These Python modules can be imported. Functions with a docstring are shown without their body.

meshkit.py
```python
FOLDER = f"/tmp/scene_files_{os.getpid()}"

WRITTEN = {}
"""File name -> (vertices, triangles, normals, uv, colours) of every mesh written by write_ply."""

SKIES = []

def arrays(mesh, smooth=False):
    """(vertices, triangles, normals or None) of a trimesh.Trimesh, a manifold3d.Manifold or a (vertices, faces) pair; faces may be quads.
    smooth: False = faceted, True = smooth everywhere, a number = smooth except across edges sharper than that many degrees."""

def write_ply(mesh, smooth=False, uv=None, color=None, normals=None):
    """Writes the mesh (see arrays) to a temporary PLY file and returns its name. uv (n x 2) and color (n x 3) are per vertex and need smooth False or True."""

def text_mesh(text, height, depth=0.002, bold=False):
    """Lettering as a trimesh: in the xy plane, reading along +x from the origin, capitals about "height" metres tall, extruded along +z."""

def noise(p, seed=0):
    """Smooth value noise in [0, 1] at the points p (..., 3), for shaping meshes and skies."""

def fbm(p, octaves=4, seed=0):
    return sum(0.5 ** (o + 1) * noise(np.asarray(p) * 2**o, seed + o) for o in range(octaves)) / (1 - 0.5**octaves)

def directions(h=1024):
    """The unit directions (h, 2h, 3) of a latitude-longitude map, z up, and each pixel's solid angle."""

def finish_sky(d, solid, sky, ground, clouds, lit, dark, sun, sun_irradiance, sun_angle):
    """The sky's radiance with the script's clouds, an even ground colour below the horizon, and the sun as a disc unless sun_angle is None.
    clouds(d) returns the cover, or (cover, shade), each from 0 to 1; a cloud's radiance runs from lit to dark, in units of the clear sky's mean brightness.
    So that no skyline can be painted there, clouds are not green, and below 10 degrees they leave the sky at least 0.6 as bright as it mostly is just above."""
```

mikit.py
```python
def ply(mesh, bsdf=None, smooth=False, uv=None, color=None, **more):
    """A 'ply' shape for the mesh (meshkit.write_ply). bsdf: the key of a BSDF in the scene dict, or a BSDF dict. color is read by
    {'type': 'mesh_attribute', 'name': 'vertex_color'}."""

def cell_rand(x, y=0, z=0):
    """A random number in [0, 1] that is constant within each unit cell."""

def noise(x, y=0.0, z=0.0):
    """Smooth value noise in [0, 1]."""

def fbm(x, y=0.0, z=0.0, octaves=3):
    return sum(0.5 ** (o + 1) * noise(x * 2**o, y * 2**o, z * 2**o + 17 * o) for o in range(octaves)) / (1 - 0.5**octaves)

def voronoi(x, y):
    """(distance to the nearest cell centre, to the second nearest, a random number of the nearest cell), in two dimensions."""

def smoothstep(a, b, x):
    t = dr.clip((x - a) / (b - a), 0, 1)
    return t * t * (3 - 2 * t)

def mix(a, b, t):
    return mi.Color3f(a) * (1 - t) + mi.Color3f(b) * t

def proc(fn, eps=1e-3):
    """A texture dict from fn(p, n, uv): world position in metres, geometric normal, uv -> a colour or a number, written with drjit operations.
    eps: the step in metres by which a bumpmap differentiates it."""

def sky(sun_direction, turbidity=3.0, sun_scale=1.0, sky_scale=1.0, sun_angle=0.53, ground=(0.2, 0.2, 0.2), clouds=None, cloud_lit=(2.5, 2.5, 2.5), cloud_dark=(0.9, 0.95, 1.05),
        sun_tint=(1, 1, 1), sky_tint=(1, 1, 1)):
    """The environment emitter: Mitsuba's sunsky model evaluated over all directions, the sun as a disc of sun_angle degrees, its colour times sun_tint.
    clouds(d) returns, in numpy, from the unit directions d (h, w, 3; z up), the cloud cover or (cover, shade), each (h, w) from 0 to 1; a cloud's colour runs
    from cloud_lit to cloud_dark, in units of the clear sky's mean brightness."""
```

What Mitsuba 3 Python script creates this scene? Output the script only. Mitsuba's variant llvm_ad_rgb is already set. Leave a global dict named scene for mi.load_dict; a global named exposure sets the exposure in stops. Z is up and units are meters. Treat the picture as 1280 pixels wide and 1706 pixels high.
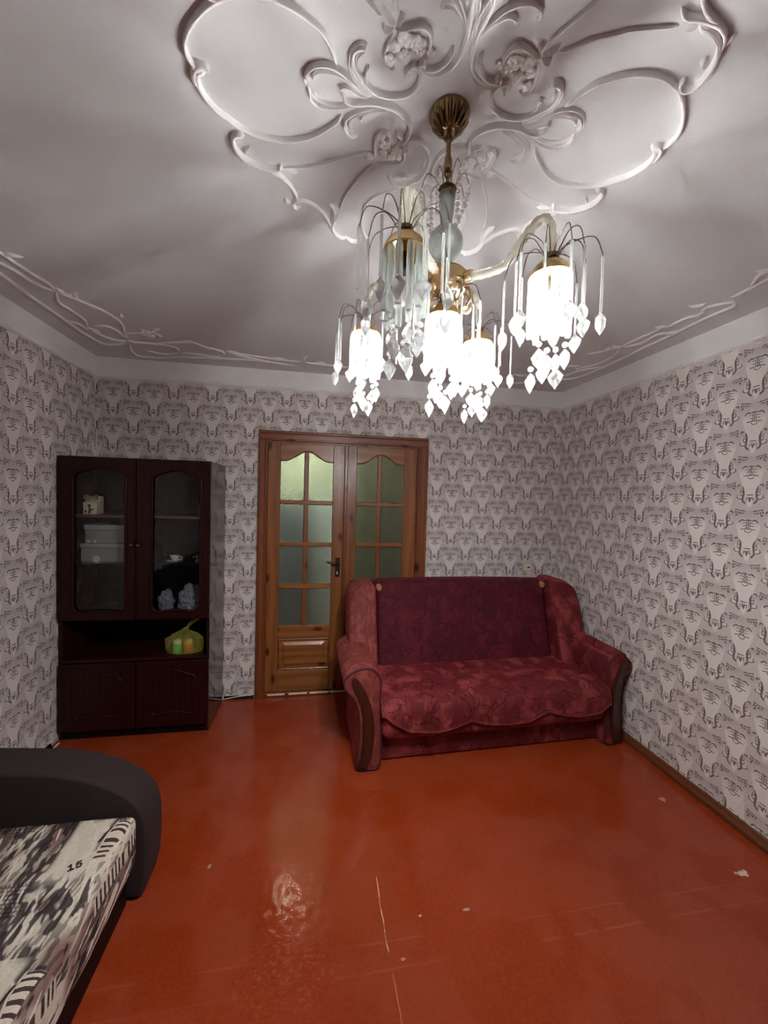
import math, random
import numpy as np, trimesh, manifold3d, drjit as dr, mitsuba as mi, mikit, meshkit
from shapely.geometry import Polygon, LineString, Point, box as sbox
from shapely.ops import unary_union
from mikit import noise, fbm, voronoi, cell_rand, smoothstep, mix, proc, ply

random.seed(7)
rng = np.random.default_rng(7)
T = mi.ScalarTransform4f
scene, labels = {}, {}

# ------------------------------------------------------------------ camera, light, exposure
CZ = 1.552                                            # eye height; the eye stands over x = y = 0, the back wall lies along +y
RIGHT = [0.98528345, -0.16872913, 0.02733148]
UP = [-0.02111439, 0.03853174, 0.99903428]
FWD = [0.16961931, 0.98490902, -0.03440208]
FOCAL = 671.38                                        # pixels of a 1280 wide picture
scene['camera'] = {'type': 'perspective', 'fov_axis': 'x', 'fov': math.degrees(2 * math.atan(640 / FOCAL)), 'near_clip': 0.02, 'far_clip': 60.0,
                   'to_world': T().look_at(origin=[0, 0, CZ], target=[FWD[0], FWD[1], CZ + FWD[2]], up=UP)}
exposure = 0.08
BULB = 1260.0                                          # radiance of the chandelier's bulbs
HALL_LAMP = 320.0                                      # radiance of the globe in the hall behind the glazed doors

# ------------------------------------------------------------------ room size (metres)
D, XL, XR, H, YF = 3.151, -1.534, 2.055, 2.481, -1.75
HC = 2.340                                            # lower edge of the cornice
DX0, DX1, DZ = -0.370, 0.820, 1.962                   # door opening in the back wall

# ------------------------------------------------------------------ mesh helpers
def cat(ms):
    return trimesh.util.concatenate([m for m in ms if m is not None])

def box(x0, x1, y0, y1, z0, z1, b=0.0):
    """A box between two corners, its edges chamfered by b."""
    lo, hi = np.array([x0, y0, z0], float), np.array([x1, y1, z1], float)
    lo, hi = np.minimum(lo, hi), np.maximum(lo, hi)
    b = min(b, 0.45 * (hi - lo).min())
    if b <= 0:
        m = trimesh.creation.box(extents=hi - lo)
        m.apply_translation((lo + hi) / 2)
        return m
    pts = []
    for ax in range(3):
        for sx in (0, 1):
            for sy in (0, 1):
                for sz in (0, 1):
                    s = np.array([sx, sy, sz])
                    q = np.where(s == 0, lo + b, hi - b)
                    q[ax] = lo[ax] if s[ax] == 0 else hi[ax]
                    pts.append(q)
    return trimesh.convex.convex_hull(np.array(pts))

def cr(pts, n=6, closed=False):
    """Catmull-Rom curve through the points."""
    p = np.asarray(pts, float)
    if len(p) == 2:
        return np.array([p[0] + (p[1] - p[0]) * t for t in np.linspace(0, 1, n + 1)])
    q = np.vstack([p[-1], p, p[0], p[1]]) if closed else np.vstack([2 * p[0] - p[1], p, 2 * p[-1] - p[-2]])
    out = []
    for i in range(1, len(q) - 2):
        for t in np.arange(n) / n:
            a, b, c, d = q[i - 1], q[i], q[i + 1], q[i + 2]
            out.append(0.5 * (2 * b + (c - a) * t + (2 * a - 5 * b + 4 * c - d) * t * t + (3 * b - a - 3 * c + d) * t ** 3))
    if not closed:
        out.append(p[-1])
    return np.array(out)

def tube(pts, r, n=8, closed=False, squash=None):
    """A tube along the points; r a number or one per point."""
    p = np.asarray(pts, float)
    m = len(p)
    r = np.broadcast_to(np.asarray(r, float), (m,))
    t = np.roll(p, -1, 0) - np.roll(p, 1, 0) if closed else np.gradient(p, axis=0)
    t /= np.linalg.norm(t, axis=1, keepdims=True) + 1e-12
    ref = np.array([0, 0, 1.0]) if abs(t[0, 2]) < 0.9 else np.array([1.0, 0, 0])
    a = np.cross(t[0], ref)
    A = np.zeros((m, 3))
    for i in range(m):
        a = a - t[i] * (a @ t[i])
        a /= np.linalg.norm(a) + 1e-12
        A[i] = a
    Bn = np.cross(t, A)
    ang = np.arange(n) * 2 * np.pi / n
    v = p[:, None] + r[:, None, None] * (np.cos(ang)[None, :, None] * A[:, None] + np.sin(ang)[None, :, None] * Bn[:, None])
    v = v.reshape(-1, 3)
    f = []
    for i in range(m if closed else m - 1):
        for j in range(n):
            a0, a1 = i * n + j, i * n + (j + 1) % n
            b0, b1 = ((i + 1) % m) * n + j, ((i + 1) % m) * n + (j + 1) % n
            f += [[a0, a1, b1], [a0, b1, b0]]
    if not closed:
        v = np.vstack([v, p[0], p[-1]])
        for j in range(n):
            f += [[m * n, (j + 1) % n, j], [m * n + 1, (m - 1) * n + j, (m - 1) * n + (j + 1) % n]]
    mesh = trimesh.Trimesh(v, f, process=False)
    if mesh.volume < 0:
        mesh.invert()
    return mesh

def loft(rings, cap=True):
    """Skin over rings of equal length."""
    R = np.asarray(rings, float)
    m, n = R.shape[:2]
    v = R.reshape(-1, 3)
    f = []
    for i in range(m - 1):
        for j in range(n):
            a0, a1, b0, b1 = i * n + j, i * n + (j + 1) % n, (i + 1) * n + j, (i + 1) * n + (j + 1) % n
            f += [[a0, a1, b1], [a0, b1, b0]]
    if cap:
        v = np.vstack([v, R[0].mean(0), R[-1].mean(0)])
        for j in range(n):
            f += [[m * n, (j + 1) % n, j], [m * n + 1, (m - 1) * n + j, (m - 1) * n + (j + 1) % n]]
    mesh = trimesh.Trimesh(v, f, process=False)
    if mesh.volume < 0:
        mesh.invert()
    return mesh

def soft_box(x0, x1, y0, y1, z0, z1, r=0.04, res=0.03, fn=None):
    """A finely meshed box with rounded edges; fn(points, unit position) -> displaced points."""
    lo, hi = np.array([x0, y0, z0], float), np.array([x1, y1, z1], float)
    s = hi - lo
    n = np.maximum(2, np.ceil(s / res).astype(int))
    vs, fs, base = [], [], 0
    for ax in range(3):
        u, w = [k for k in range(3) if k != ax]
        for side in (0, 1):
            # denser towards the edges so that the rounding is smooth
            gu = 0.5 - 0.5 * np.cos(np.linspace(0, np.pi, n[u] + 1)); gw = 0.5 - 0.5 * np.cos(np.linspace(0, np.pi, n[w] + 1))
            U, W = np.meshgrid(gu, gw, indexing='ij')
            q = np.zeros(U.shape + (3,))
            q[..., u], q[..., w], q[..., ax] = U, W, side
            vs.append(q.reshape(-1, 3))
            k = np.arange(U.size).reshape(U.shape) + base
            quad = np.stack([k[:-1, :-1], k[1:, :-1], k[1:, 1:], k[:-1, 1:]], -1).reshape(-1, 4)
            if (side == 1) == (ax == 1):
                quad = quad[:, ::-1]
            fs.append(quad)
            base += U.size
    v, f = np.vstack(vs), np.vstack(fs)
    tri = np.vstack([f[:, [0, 1, 2]], f[:, [0, 2, 3]]])
    unit = v.copy()
    p = lo + v * s
    rr = min(r, 0.49 * s.min())
    inner = np.clip(p, lo + rr, hi - rr)
    d = p - inner
    L = np.linalg.norm(d, axis=1, keepdims=True)
    p = np.where(L > 1e-9, inner + d / np.maximum(L, 1e-9) * rr, p)
    m = trimesh.Trimesh(p, tri, process=False)
    if fn is not None:
        m.vertices = fn(np.array(m.vertices), unit)
    m = trimesh.Trimesh(np.round(m.vertices, 6), m.faces, process=True)
    if m.volume < 0:
        m.invert()
    return m

def lathe(profile, n=24, at=(0, 0, 0)):
    m = trimesh.creation.revolve(np.asarray(profile, float), sections=n)
    if m.volume < 0:
        m.invert()
    m.apply_translation(at)
    return m

def extrude(poly, depth, plane='xz', at=0.0):
    """Extrudes a shapely polygon; plane 'xz' along +y from y = at, 'yz' along +x, 'xy' along +z."""
    gs = getattr(poly, 'geoms', [poly])
    ms = []
    for g in gs:
        m = trimesh.creation.extrude_polygon(g, depth, engine='earcut')
        v = np.array(m.vertices)
        if plane == 'xz':
            v = np.stack([v[:, 0], at + depth - v[:, 2], v[:, 1]], 1)
        elif plane == 'yz':
            v = np.stack([at + v[:, 2], v[:, 0], v[:, 1]], 1)
        else:
            v = np.stack([v[:, 0], v[:, 1], at + v[:, 2]], 1)
        m = trimesh.Trimesh(v, m.faces, process=False)
        if m.volume < 0:
            m.invert()
        ms.append(m)
    return cat(ms)

def ico(r, at=(0, 0, 0), sub=2, scale=(1, 1, 1)):
    m = trimesh.creation.icosphere(subdivisions=sub, radius=r)
    m.apply_scale(scale)
    m.apply_translation(at)
    return m

def moved(m, loc=(0, 0, 0), rz=0.0, rx=0.0, ry=0.0):
    m = m.copy()
    for a, ax in ((rx, [1, 0, 0]), (ry, [0, 1, 0]), (rz, [0, 0, 1])):
        if a:
            m.apply_transform(trimesh.transformations.rotation_matrix(a, ax))
    m.apply_translation(loc)
    return m

# ------------------------------------------------------------------ scene helpers
used = {}
def key_for(name, parent=None):
    base = f'{parent}__{name}' if parent else name
    k = used.get(base, -1) + 1
    used[base] = k
    return base if k == 0 else f'{base}_{k:03d}'

def put(name, mesh, bsdf, parent=None, smooth=30, tw=None, **tags):
    """One entry of the scene; mesh may be a ply dict that is shared. Returns its key."""
    k = key_for(name, parent)
    d = dict(mesh) if isinstance(mesh, dict) else ply(mesh, bsdf, smooth=smooth)
    if tw is not None:
        d['to_world'] = tw
    scene[k] = d
    if tags:
        labels[k] = tags
    return k

def thing(name, label, category, group=None):
    k = key_for(name)
    labels[k] = {'label': label, 'category': category}
    if group:
        labels[k]['group'] = group
    return k

def struct(name, mesh, bsdf, label=None, smooth=30):
    return put(name, mesh, bsdf, smooth=smooth, kind='structure', **({'label': label} if label else {}))

# ------------------------------------------------------------------ materials
def rgb(*c):
    return {'type': 'rgb', 'value': list(c)}

def mat(name, **k):
    scene['mat_' + name] = {'type': 'twosided', 'bsdf': k} if k['type'] not in ('dielectric', 'thindielectric', 'principledthin', 'blendbsdf', 'bumpmap_raw') else k
    return 'mat_' + name

def pr(color, rough=0.5, metal=0.0, spec=0.5, cc=0.0, ccg=0.9, sheen=0.0, tint=0.5):
    c = color if isinstance(color, dict) else rgb(*color)
    return {'type': 'principled', 'base_color': c, 'roughness': rough, 'metallic': metal, 'specular': spec, 'clearcoat': cc, 'clearcoat_gloss': ccg, 'sheen': sheen, 'sheen_tint': tint}

def bump(inner, fn, scale, eps=1e-3):
    return {'type': 'bumpmap', 'arbitrary': proc(fn, eps), 'scale': scale, 'bsdf': inner}

def absf(x):
    return dr.abs(x)

def seg(x, y, ax, ay, bx, by):
    """Distance to a segment."""
    dx, dy = bx - ax, by - ay
    t = dr.clip(((x - ax) * dx + (y - ay) * dy) / (dx * dx + dy * dy), 0, 1)
    return dr.sqrt(dr.square(x - ax - t * dx) + dr.square(y - ay - t * dy))

# wallpaper: columns of dark scale-like fans with a crest, pale ogees and antler scrolls, half-drop repeat
WPW, WPH = 0.26532, 0.25837
BROW = [(0, .072, .035, .068, .012), (.065, .058, .10, .072, .010), (.10, .072, .130, .064, .013), (.130, .064, .158, .035, .011),
        (.028, .02, .10, .012, .005), (.03, -.035, .09, -.04, .006), (.02, -.09, .12, -.105, .009), (.055, -.12, .035, -.15, .007), (.035, -.15, 0, -.16, .007), (0, .06, 0, -.10, .009), (.03, .03, .03, -.08, .006)]
TOPS = [(.075, .232, .11, .246, .008), (.11, .246, .16, .250, .006), (.16, .25, .19, .262, .007), (.2, .265, .235, .272, .009), (.14, .205, .15, .20, .012), (.19, .215, .2, .21, .012), (.225, .24, .24, .2, .007), (.205, .17, .225, .16, .012), (.1, .2, .105, .195, .010)]
ANTL = [(.125, -.305, .112, -.35, .010), (.112, -.35, .102, -.40, .016), (.102, -.40, .106, -.46, .017), (.106, -.46, .118, -.53, .015), (.118, -.53, .112, -.575, .014), (.112, -.575, .075, -.61, .016),
        (.11, -.405, .14, -.40, .009), (.115, -.47, .155, -.455, .010), (.125, -.545, .19, -.53, .008), (.19, -.53, .218, -.50, .008), (.218, -.50, .20, -.46, .006), (.16, -.275, .195, -.27, .012), (.195, -.27, .20, -.30, .008),
        (0, -.462, .045, -.46, .010), (.02, -.51, .0, -.58, .014), (.05, -.50, .05, -.56, .008), (.15, -.35, .165, -.44, .006)]
def wallpaper(p, n, uv):
    side = absf(n.x) > 0.5
    left = n.x > 0.5
    s = dr.select(side, p.y, p.x)
    s0 = dr.select(side, dr.select(left, mi.Float(2.372), mi.Float(1.610)), mi.Float(-1.418))
    z0 = dr.select(side, dr.select(left, mi.Float(2.146), mi.Float(1.992)), mi.Float(2.2565))
    x, y = (s - s0) / WPW, (p.z - z0) / WPH
    c = dr.floor(x * 2 + 0.5)
    u = absf(x - c * 0.5)
    odd = c - 2 * dr.floor(c * 0.5)
    y = y - 0.5 * odd
    v = y - dr.floor(y + 0.70)                            # from -0.70 to 0.30
    wob = 0.010 * (noise(s * 190, p.z * 190, c) - 0.5)
    u1, v1 = u + wob, v + wob * 0.7
    ink = mi.Float(0)
    for a, b, c1, d1, w in BROW + TOPS + [(q[0] * 1.06, q[1], q[2] * 1.06, q[3], q[4] * 0.95) for q in ANTL]:
        ink = dr.maximum(ink, 1 - smoothstep(w * 0.60, w * 1.55, seg(u1, v1, a, b, c1, d1)))
    fine = noise(s * 620, p.z * 620, 3)
    ink = ink * (0.55 + 0.6 * fine)
    hatch = 0.6 * fbm(s * 300, p.z * 300, 1, 2) + 0.4 * noise((s + p.z) * 520, (s - p.z) * 130, 2)
    # the shell: dark at its scalloped crown and flanks, paler in the middle, running down to a point between the antlers;
    # the shells of the two neighbouring columns overlap it below
    def crown(uu, vv):
        top = 0.262 - 1.1 * dr.square(dr.maximum(uu - 0.10, 0))
        return (1 - smoothstep(top - 0.016, top + 0.010, vv)) * smoothstep(top - 0.24, top - 0.03, vv)
    ogw = 0.215 - 0.29 * dr.maximum(-0.06 - v, 0)
    pale = (1 - smoothstep(ogw - 0.030, ogw + 0.012, u)) * (1 - smoothstep(-0.10, 0.10, v)) * smoothstep(-0.72, -0.66, v)
    face = (1 - smoothstep(0.10, 0.20, u)) * (1 - smoothstep(0.02, 0.14, v)) * smoothstep(-0.2, -0.05, v) * 0.45
    dark = (0.40 + 0.34 * crown(u, v) + 0.34 * crown(0.5 - u, v + 0.5)) * (1 - dr.maximum(pale, face))
    ogee = pale
    barb = smoothstep(0.12, 0.14, u) * (1 - smoothstep(0.185, 0.235, u)) * smoothstep(-0.60, -0.52, v) * (1 - smoothstep(-0.42, -0.33, v))
    dark = dark * (0.40 + 1.05 * hatch) * (1 - 0.9 * barb)
    paper = mix((0.690, 0.635, 0.610), (0.765, 0.720, 0.690), ogee * 0.9)
    col = mix(paper, (0.420, 0.372, 0.360), dr.clip(dark * 0.95, 0, 1))
    col = mix(col, (0.060, 0.043, 0.043), dr.clip(ink * 1.15, 0, 1) * 0.90)
    blot = fbm(s * 3.1, p.z * 2.3, 5, 3)
    return col * (0.93 + 0.14 * blot)
mat('wallpaper', **pr(proc(wallpaper), 0.62, spec=0.35))
mat('plaster', **pr(proc(lambda p, n, uv: mi.Color3f(0.555, 0.558, 0.560) * (0.95 + 0.10 * fbm(p.x * 6, p.y * 6, p.z * 6, 3))), 0.8, spec=0.2))
mat('stucco', **pr((0.76, 0.755, 0.75), 0.5, spec=0.35))
mat('cornice', **pr(proc(lambda p, n, uv: mi.Color3f(0.80, 0.805, 0.79) * (0.95 + 0.08 * fbm(p.x * 9, p.y * 9, p.z * 9, 2))), 0.6, spec=0.3))
mat('plain_wall', **pr((0.055, 0.048, 0.046), 0.7))

def floor_color(p, n, uv):
    big = fbm(p.x * 1.4, p.y * 1.4, 2, 3)
    fine = fbm(p.x * 170, p.y * 170, 0, 2)
    c = mix((0.205, 0.0255, 0.0062), (0.280, 0.036, 0.0090), big) * (0.86 + 0.28 * fine)
    wob = 0.004 * (noise(p.x * 30, p.y * 30, 9) - 0.5)
    seam = 1 - smoothstep(0.002, 0.006, absf(p.y - 1.245 - 0.01 * p.x + wob))
    seam = dr.maximum(seam, 1 - smoothstep(0.002, 0.005, absf(p.y - 1.330 - 0.004 * p.x + wob)) * 0.7)
    seam = seam * smoothstep(0.35, 0.6, fbm(p.x * 7, p.y * 7, 4, 3))
    c = mix(c, (0.42, 0.12, 0.07), dr.clip(seam, 0, 1) * 0.35)
    crack = (1 - smoothstep(0.0012, 0.0035, absf(p.x - 0.280 + wob * 1.5))) * smoothstep(1.29, 1.31, p.y) * (1 - smoothstep(1.55, 1.60, p.y)) * (0.35 + 0.65 * smoothstep(0.35, 0.55, noise(p.y * 60, 3)))
    crack2 = (1 - smoothstep(0.001, 0.003, absf(p.x - 0.285 + wob * 2))) * smoothstep(1.0, 1.05, p.y) * (1 - smoothstep(1.2, 1.25, p.y)) * 0.35
    c = mix(c, (0.72, 0.42, 0.30), dr.clip(crack + crack2, 0, 1) * 0.8)
    def spot(x, y, rx, ry, k):
        q = dr.sqrt(dr.square((p.x - x) / rx) + dr.square((p.y - y) / ry)) + 1.2 * (fbm(p.x * 90, p.y * 90, 1, 2) - 0.5)
        return (1 - smoothstep(0.6, 1.0, q)) * k
    w = spot(1.824, 1.371, 0.030, 0.016, 0.9) + spot(1.848, 1.791, 0.02, 0.016, 0.35) + spot(0.42, 1.40, 0.008, 0.006, 0.8) + spot(0.60, 1.395, 0.014, 0.006, 0.4) + spot(-0.40, 1.72, 0.010, 0.012, 0.3) + spot(0.33, 1.27, .012, .006, .4)
    c = mix(c, (0.66, 0.50, 0.45), dr.clip(w, 0, 1))
    scuff = smoothstep(0.60, 0.72, fbm(p.x * 70, p.y * 110, 8, 3)) * (1 - smoothstep(0.08, 0.16, dr.sqrt(dr.square((p.x + 0.06) * 0.7) + dr.square(p.y - 1.29))))
    return mix(c, (0.40, 0.13, 0.08), scuff * 0.35)
def floor_bump(p, n, uv):
    a = fbm(p.x * 4.5, p.y * 4.5, 1, 2) * 1.4 + 0.05 * noise(p.x * 210, p.y * 210, 2)
    q = dr.sqrt(dr.square((p.x + 0.06) * 0.8) + dr.square(p.y - 1.42))
    return a + 0.50 * noise(p.x * 46, p.y * 46, 6) * (1 - smoothstep(0.12, 0.30, q))
mat('floor_paint', **bump(pr(proc(floor_color), 0.17, spec=0.40), floor_bump, 0.0014, 2e-3))

def wood(c0, c1, axis='z', scale=1.0, knots=0.0, seed=0, red=None):
    def fn(p, n, uv):
        g = {'z': p.z, 'x': p.x, 'y': p.y}[axis]
        a, b = {'z': (p.x, p.y), 'x': (p.z, p.y), 'y': (p.x, p.z)}[axis]
        warp = 0.012 * noise(g * 5 * scale, a * 9, seed) + 0.05 * noise(g * 1.3, a * 2.5, seed + 2)
        r = (a + warp) * 62 * scale + b * 40 * scale
        ring = 0.5 + 0.5 * dr.sin(r * 2.0 + 3 * noise(g * 2.2, a * 14, seed + 5))
        fib = fbm(a * 260, g * 9, b * 200, 2)
        t = dr.clip(0.55 * ring + 0.6 * (fib - 0.3), 0, 1)
        c = mix(c0, c1, t)
        if knots:
            d1, d2, w = voronoi(a * 7 + seed, g * 3.2)
            k = (1 - smoothstep(0.05, 0.16, d1)) * smoothstep(1 - knots, 1 - knots + 0.01, w)
            c = mix(c, (c0[0] * 0.28, c0[1] * 0.2, c0[2] * 0.2), k)
        return c * (0.88 + 0.24 * noise(g * 1.7, a * 6, b * 6))
    return fn
mat('pine', **pr(proc(wood((0.165, 0.053, 0.013), (0.30, 0.108, 0.029), 'z', 0.7, 0.55)), 0.35, cc=0.5, ccg=0.88))
mat('pine_cross', **pr(proc(wood((0.175, 0.059, 0.014), (0.33, 0.125, 0.034), 'x', 0.7, 0.55, 4)), 0.35, cc=0.5, ccg=0.88))
mat('casing', **pr(proc(wood((0.135, 0.036, 0.010), (0.235, 0.072, 0.022), 'z', 0.8, 0.5, 8)), 0.35, cc=0.45, ccg=0.88))
mat('casing_cross', **pr(proc(wood((0.135, 0.036, 0.010), (0.225, 0.068, 0.021), 'x', 0.8, 0.5, 9)), 0.35, cc=0.45, ccg=0.88))
mat('skirting', **pr(proc(wood((0.085, 0.026, 0.010), (0.17, 0.055, 0.02), 'y', 0.8, 0.0, 3)), 0.4, cc=0.3))
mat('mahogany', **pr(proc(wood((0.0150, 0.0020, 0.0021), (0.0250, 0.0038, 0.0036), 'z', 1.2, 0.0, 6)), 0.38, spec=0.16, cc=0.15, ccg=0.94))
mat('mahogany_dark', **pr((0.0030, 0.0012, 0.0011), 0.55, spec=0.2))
mat('mahogany_gloss', **pr((0.010, 0.0045, 0.0045), 0.045, spec=0.9, cc=1.0, ccg=0.97))
mat('shelf_edge', **pr((0.16, 0.062, 0.040), 0.4))
mat('arm_wood', **pr(proc(wood((0.026, 0.0062, 0.0032), (0.048, 0.012, 0.0055), 'z', 1.0, 0.0, 12)), 0.3, cc=0.7, ccg=0.92))
mat('button_wood', **pr((0.36, 0.15, 0.065), 0.35, cc=0.5))

def chenille(base, lite, dark):
    def fn(p, n, uv):
        up = absf(n.z) > 0.72
        sidey = absf(n.x) > 0.8
        a = dr.select(sidey, p.y, p.x)
        b = dr.select(up, p.y * 1.05, p.z)
        pat = arcs(a, b)
        blot = fbm(a * 14, b * 11, p.y * 3, 4)
        nap = fbm(a * 120, b * 90, p.y * 40, 2)
        c = mix(base, lite, smoothstep(0.42, 0.72, blot) * 0.8)
        c = c * (0.72 + 0.56 * nap)
        return mix(c, dark, pat * 0.66)
    return fn
def arcs(a, b):
    """Scattered short curved strokes, as woven into the sofa's fabric."""
    S = 12.0
    x, y = a * S, b * S
    out = mi.Float(0)
    for i in (-1, 0, 1):
        for j in (-1, 0, 1):
            cx, cy = dr.floor(x) + i, dr.floor(y) + j
            r1, r2, r3, r4 = (cell_rand(cx, cy, k) for k in (1, 2, 3, 4))
            dx, dy = x - cx - r1, y - cy - r2
            rad = 0.50 + 0.60 * r3
            ang = dr.atan2(dy, dx) - r4 * 6.2832
            ang = absf(ang - 6.2832 * dr.floor(ang / 6.2832 + 0.5))
            rr = absf(dr.sqrt(dx * dx + dy * dy) - rad)
            wdt = 0.055 * (1 - 0.6 * ang / 1.0)
            out = dr.maximum(out, (1 - smoothstep(wdt * 0.5, wdt * 1.3, rr)) * (1 - smoothstep(0.75, 1.0, ang)))
    return out
def chen_bump(p, n, uv):
    a = dr.select(absf(n.x) > 0.8, p.y, p.x)
    b = dr.select(absf(n.z) > 0.72, p.y * 1.05, p.z)
    return -1.0 * arcs(a, b) + 0.5 * fbm(a * 60, b * 50, 1, 2)
FAB = chenille((0.108, 0.0100, 0.0140), (0.270, 0.046, 0.048), (0.036, 0.0035, 0.006))
mat('sofa_fabric', **bump(pr(proc(FAB), 0.75, spec=0.25, sheen=0.9, tint=0.7), chen_bump, 0.0016, 2e-3))
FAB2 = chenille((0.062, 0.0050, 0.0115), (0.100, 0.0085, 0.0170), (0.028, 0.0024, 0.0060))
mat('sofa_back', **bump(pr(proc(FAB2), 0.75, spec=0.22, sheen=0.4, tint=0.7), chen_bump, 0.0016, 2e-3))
def nap_wing(p, n, uv):
    k = fbm(p.x * 20, p.y * 24, p.z * 12, 3)
    s = smoothstep(0.40, 0.56, fbm(p.x * 60 + 3 * k, p.y * 60, p.z * 16, 2))
    c = mix((0.165, 0.032, 0.028), (0.235, 0.056, 0.044), smoothstep(0.35, 0.7, k))
    return mix((0.140, 0.0255, 0.0235), c, s)
mat('sofa_arm', **pr(proc(nap_wing), 0.7, spec=0.25, sheen=0.9, tint=0.7))
mat('piping', **pr((0.055, 0.006, 0.010), 0.7, sheen=0.4))

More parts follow.
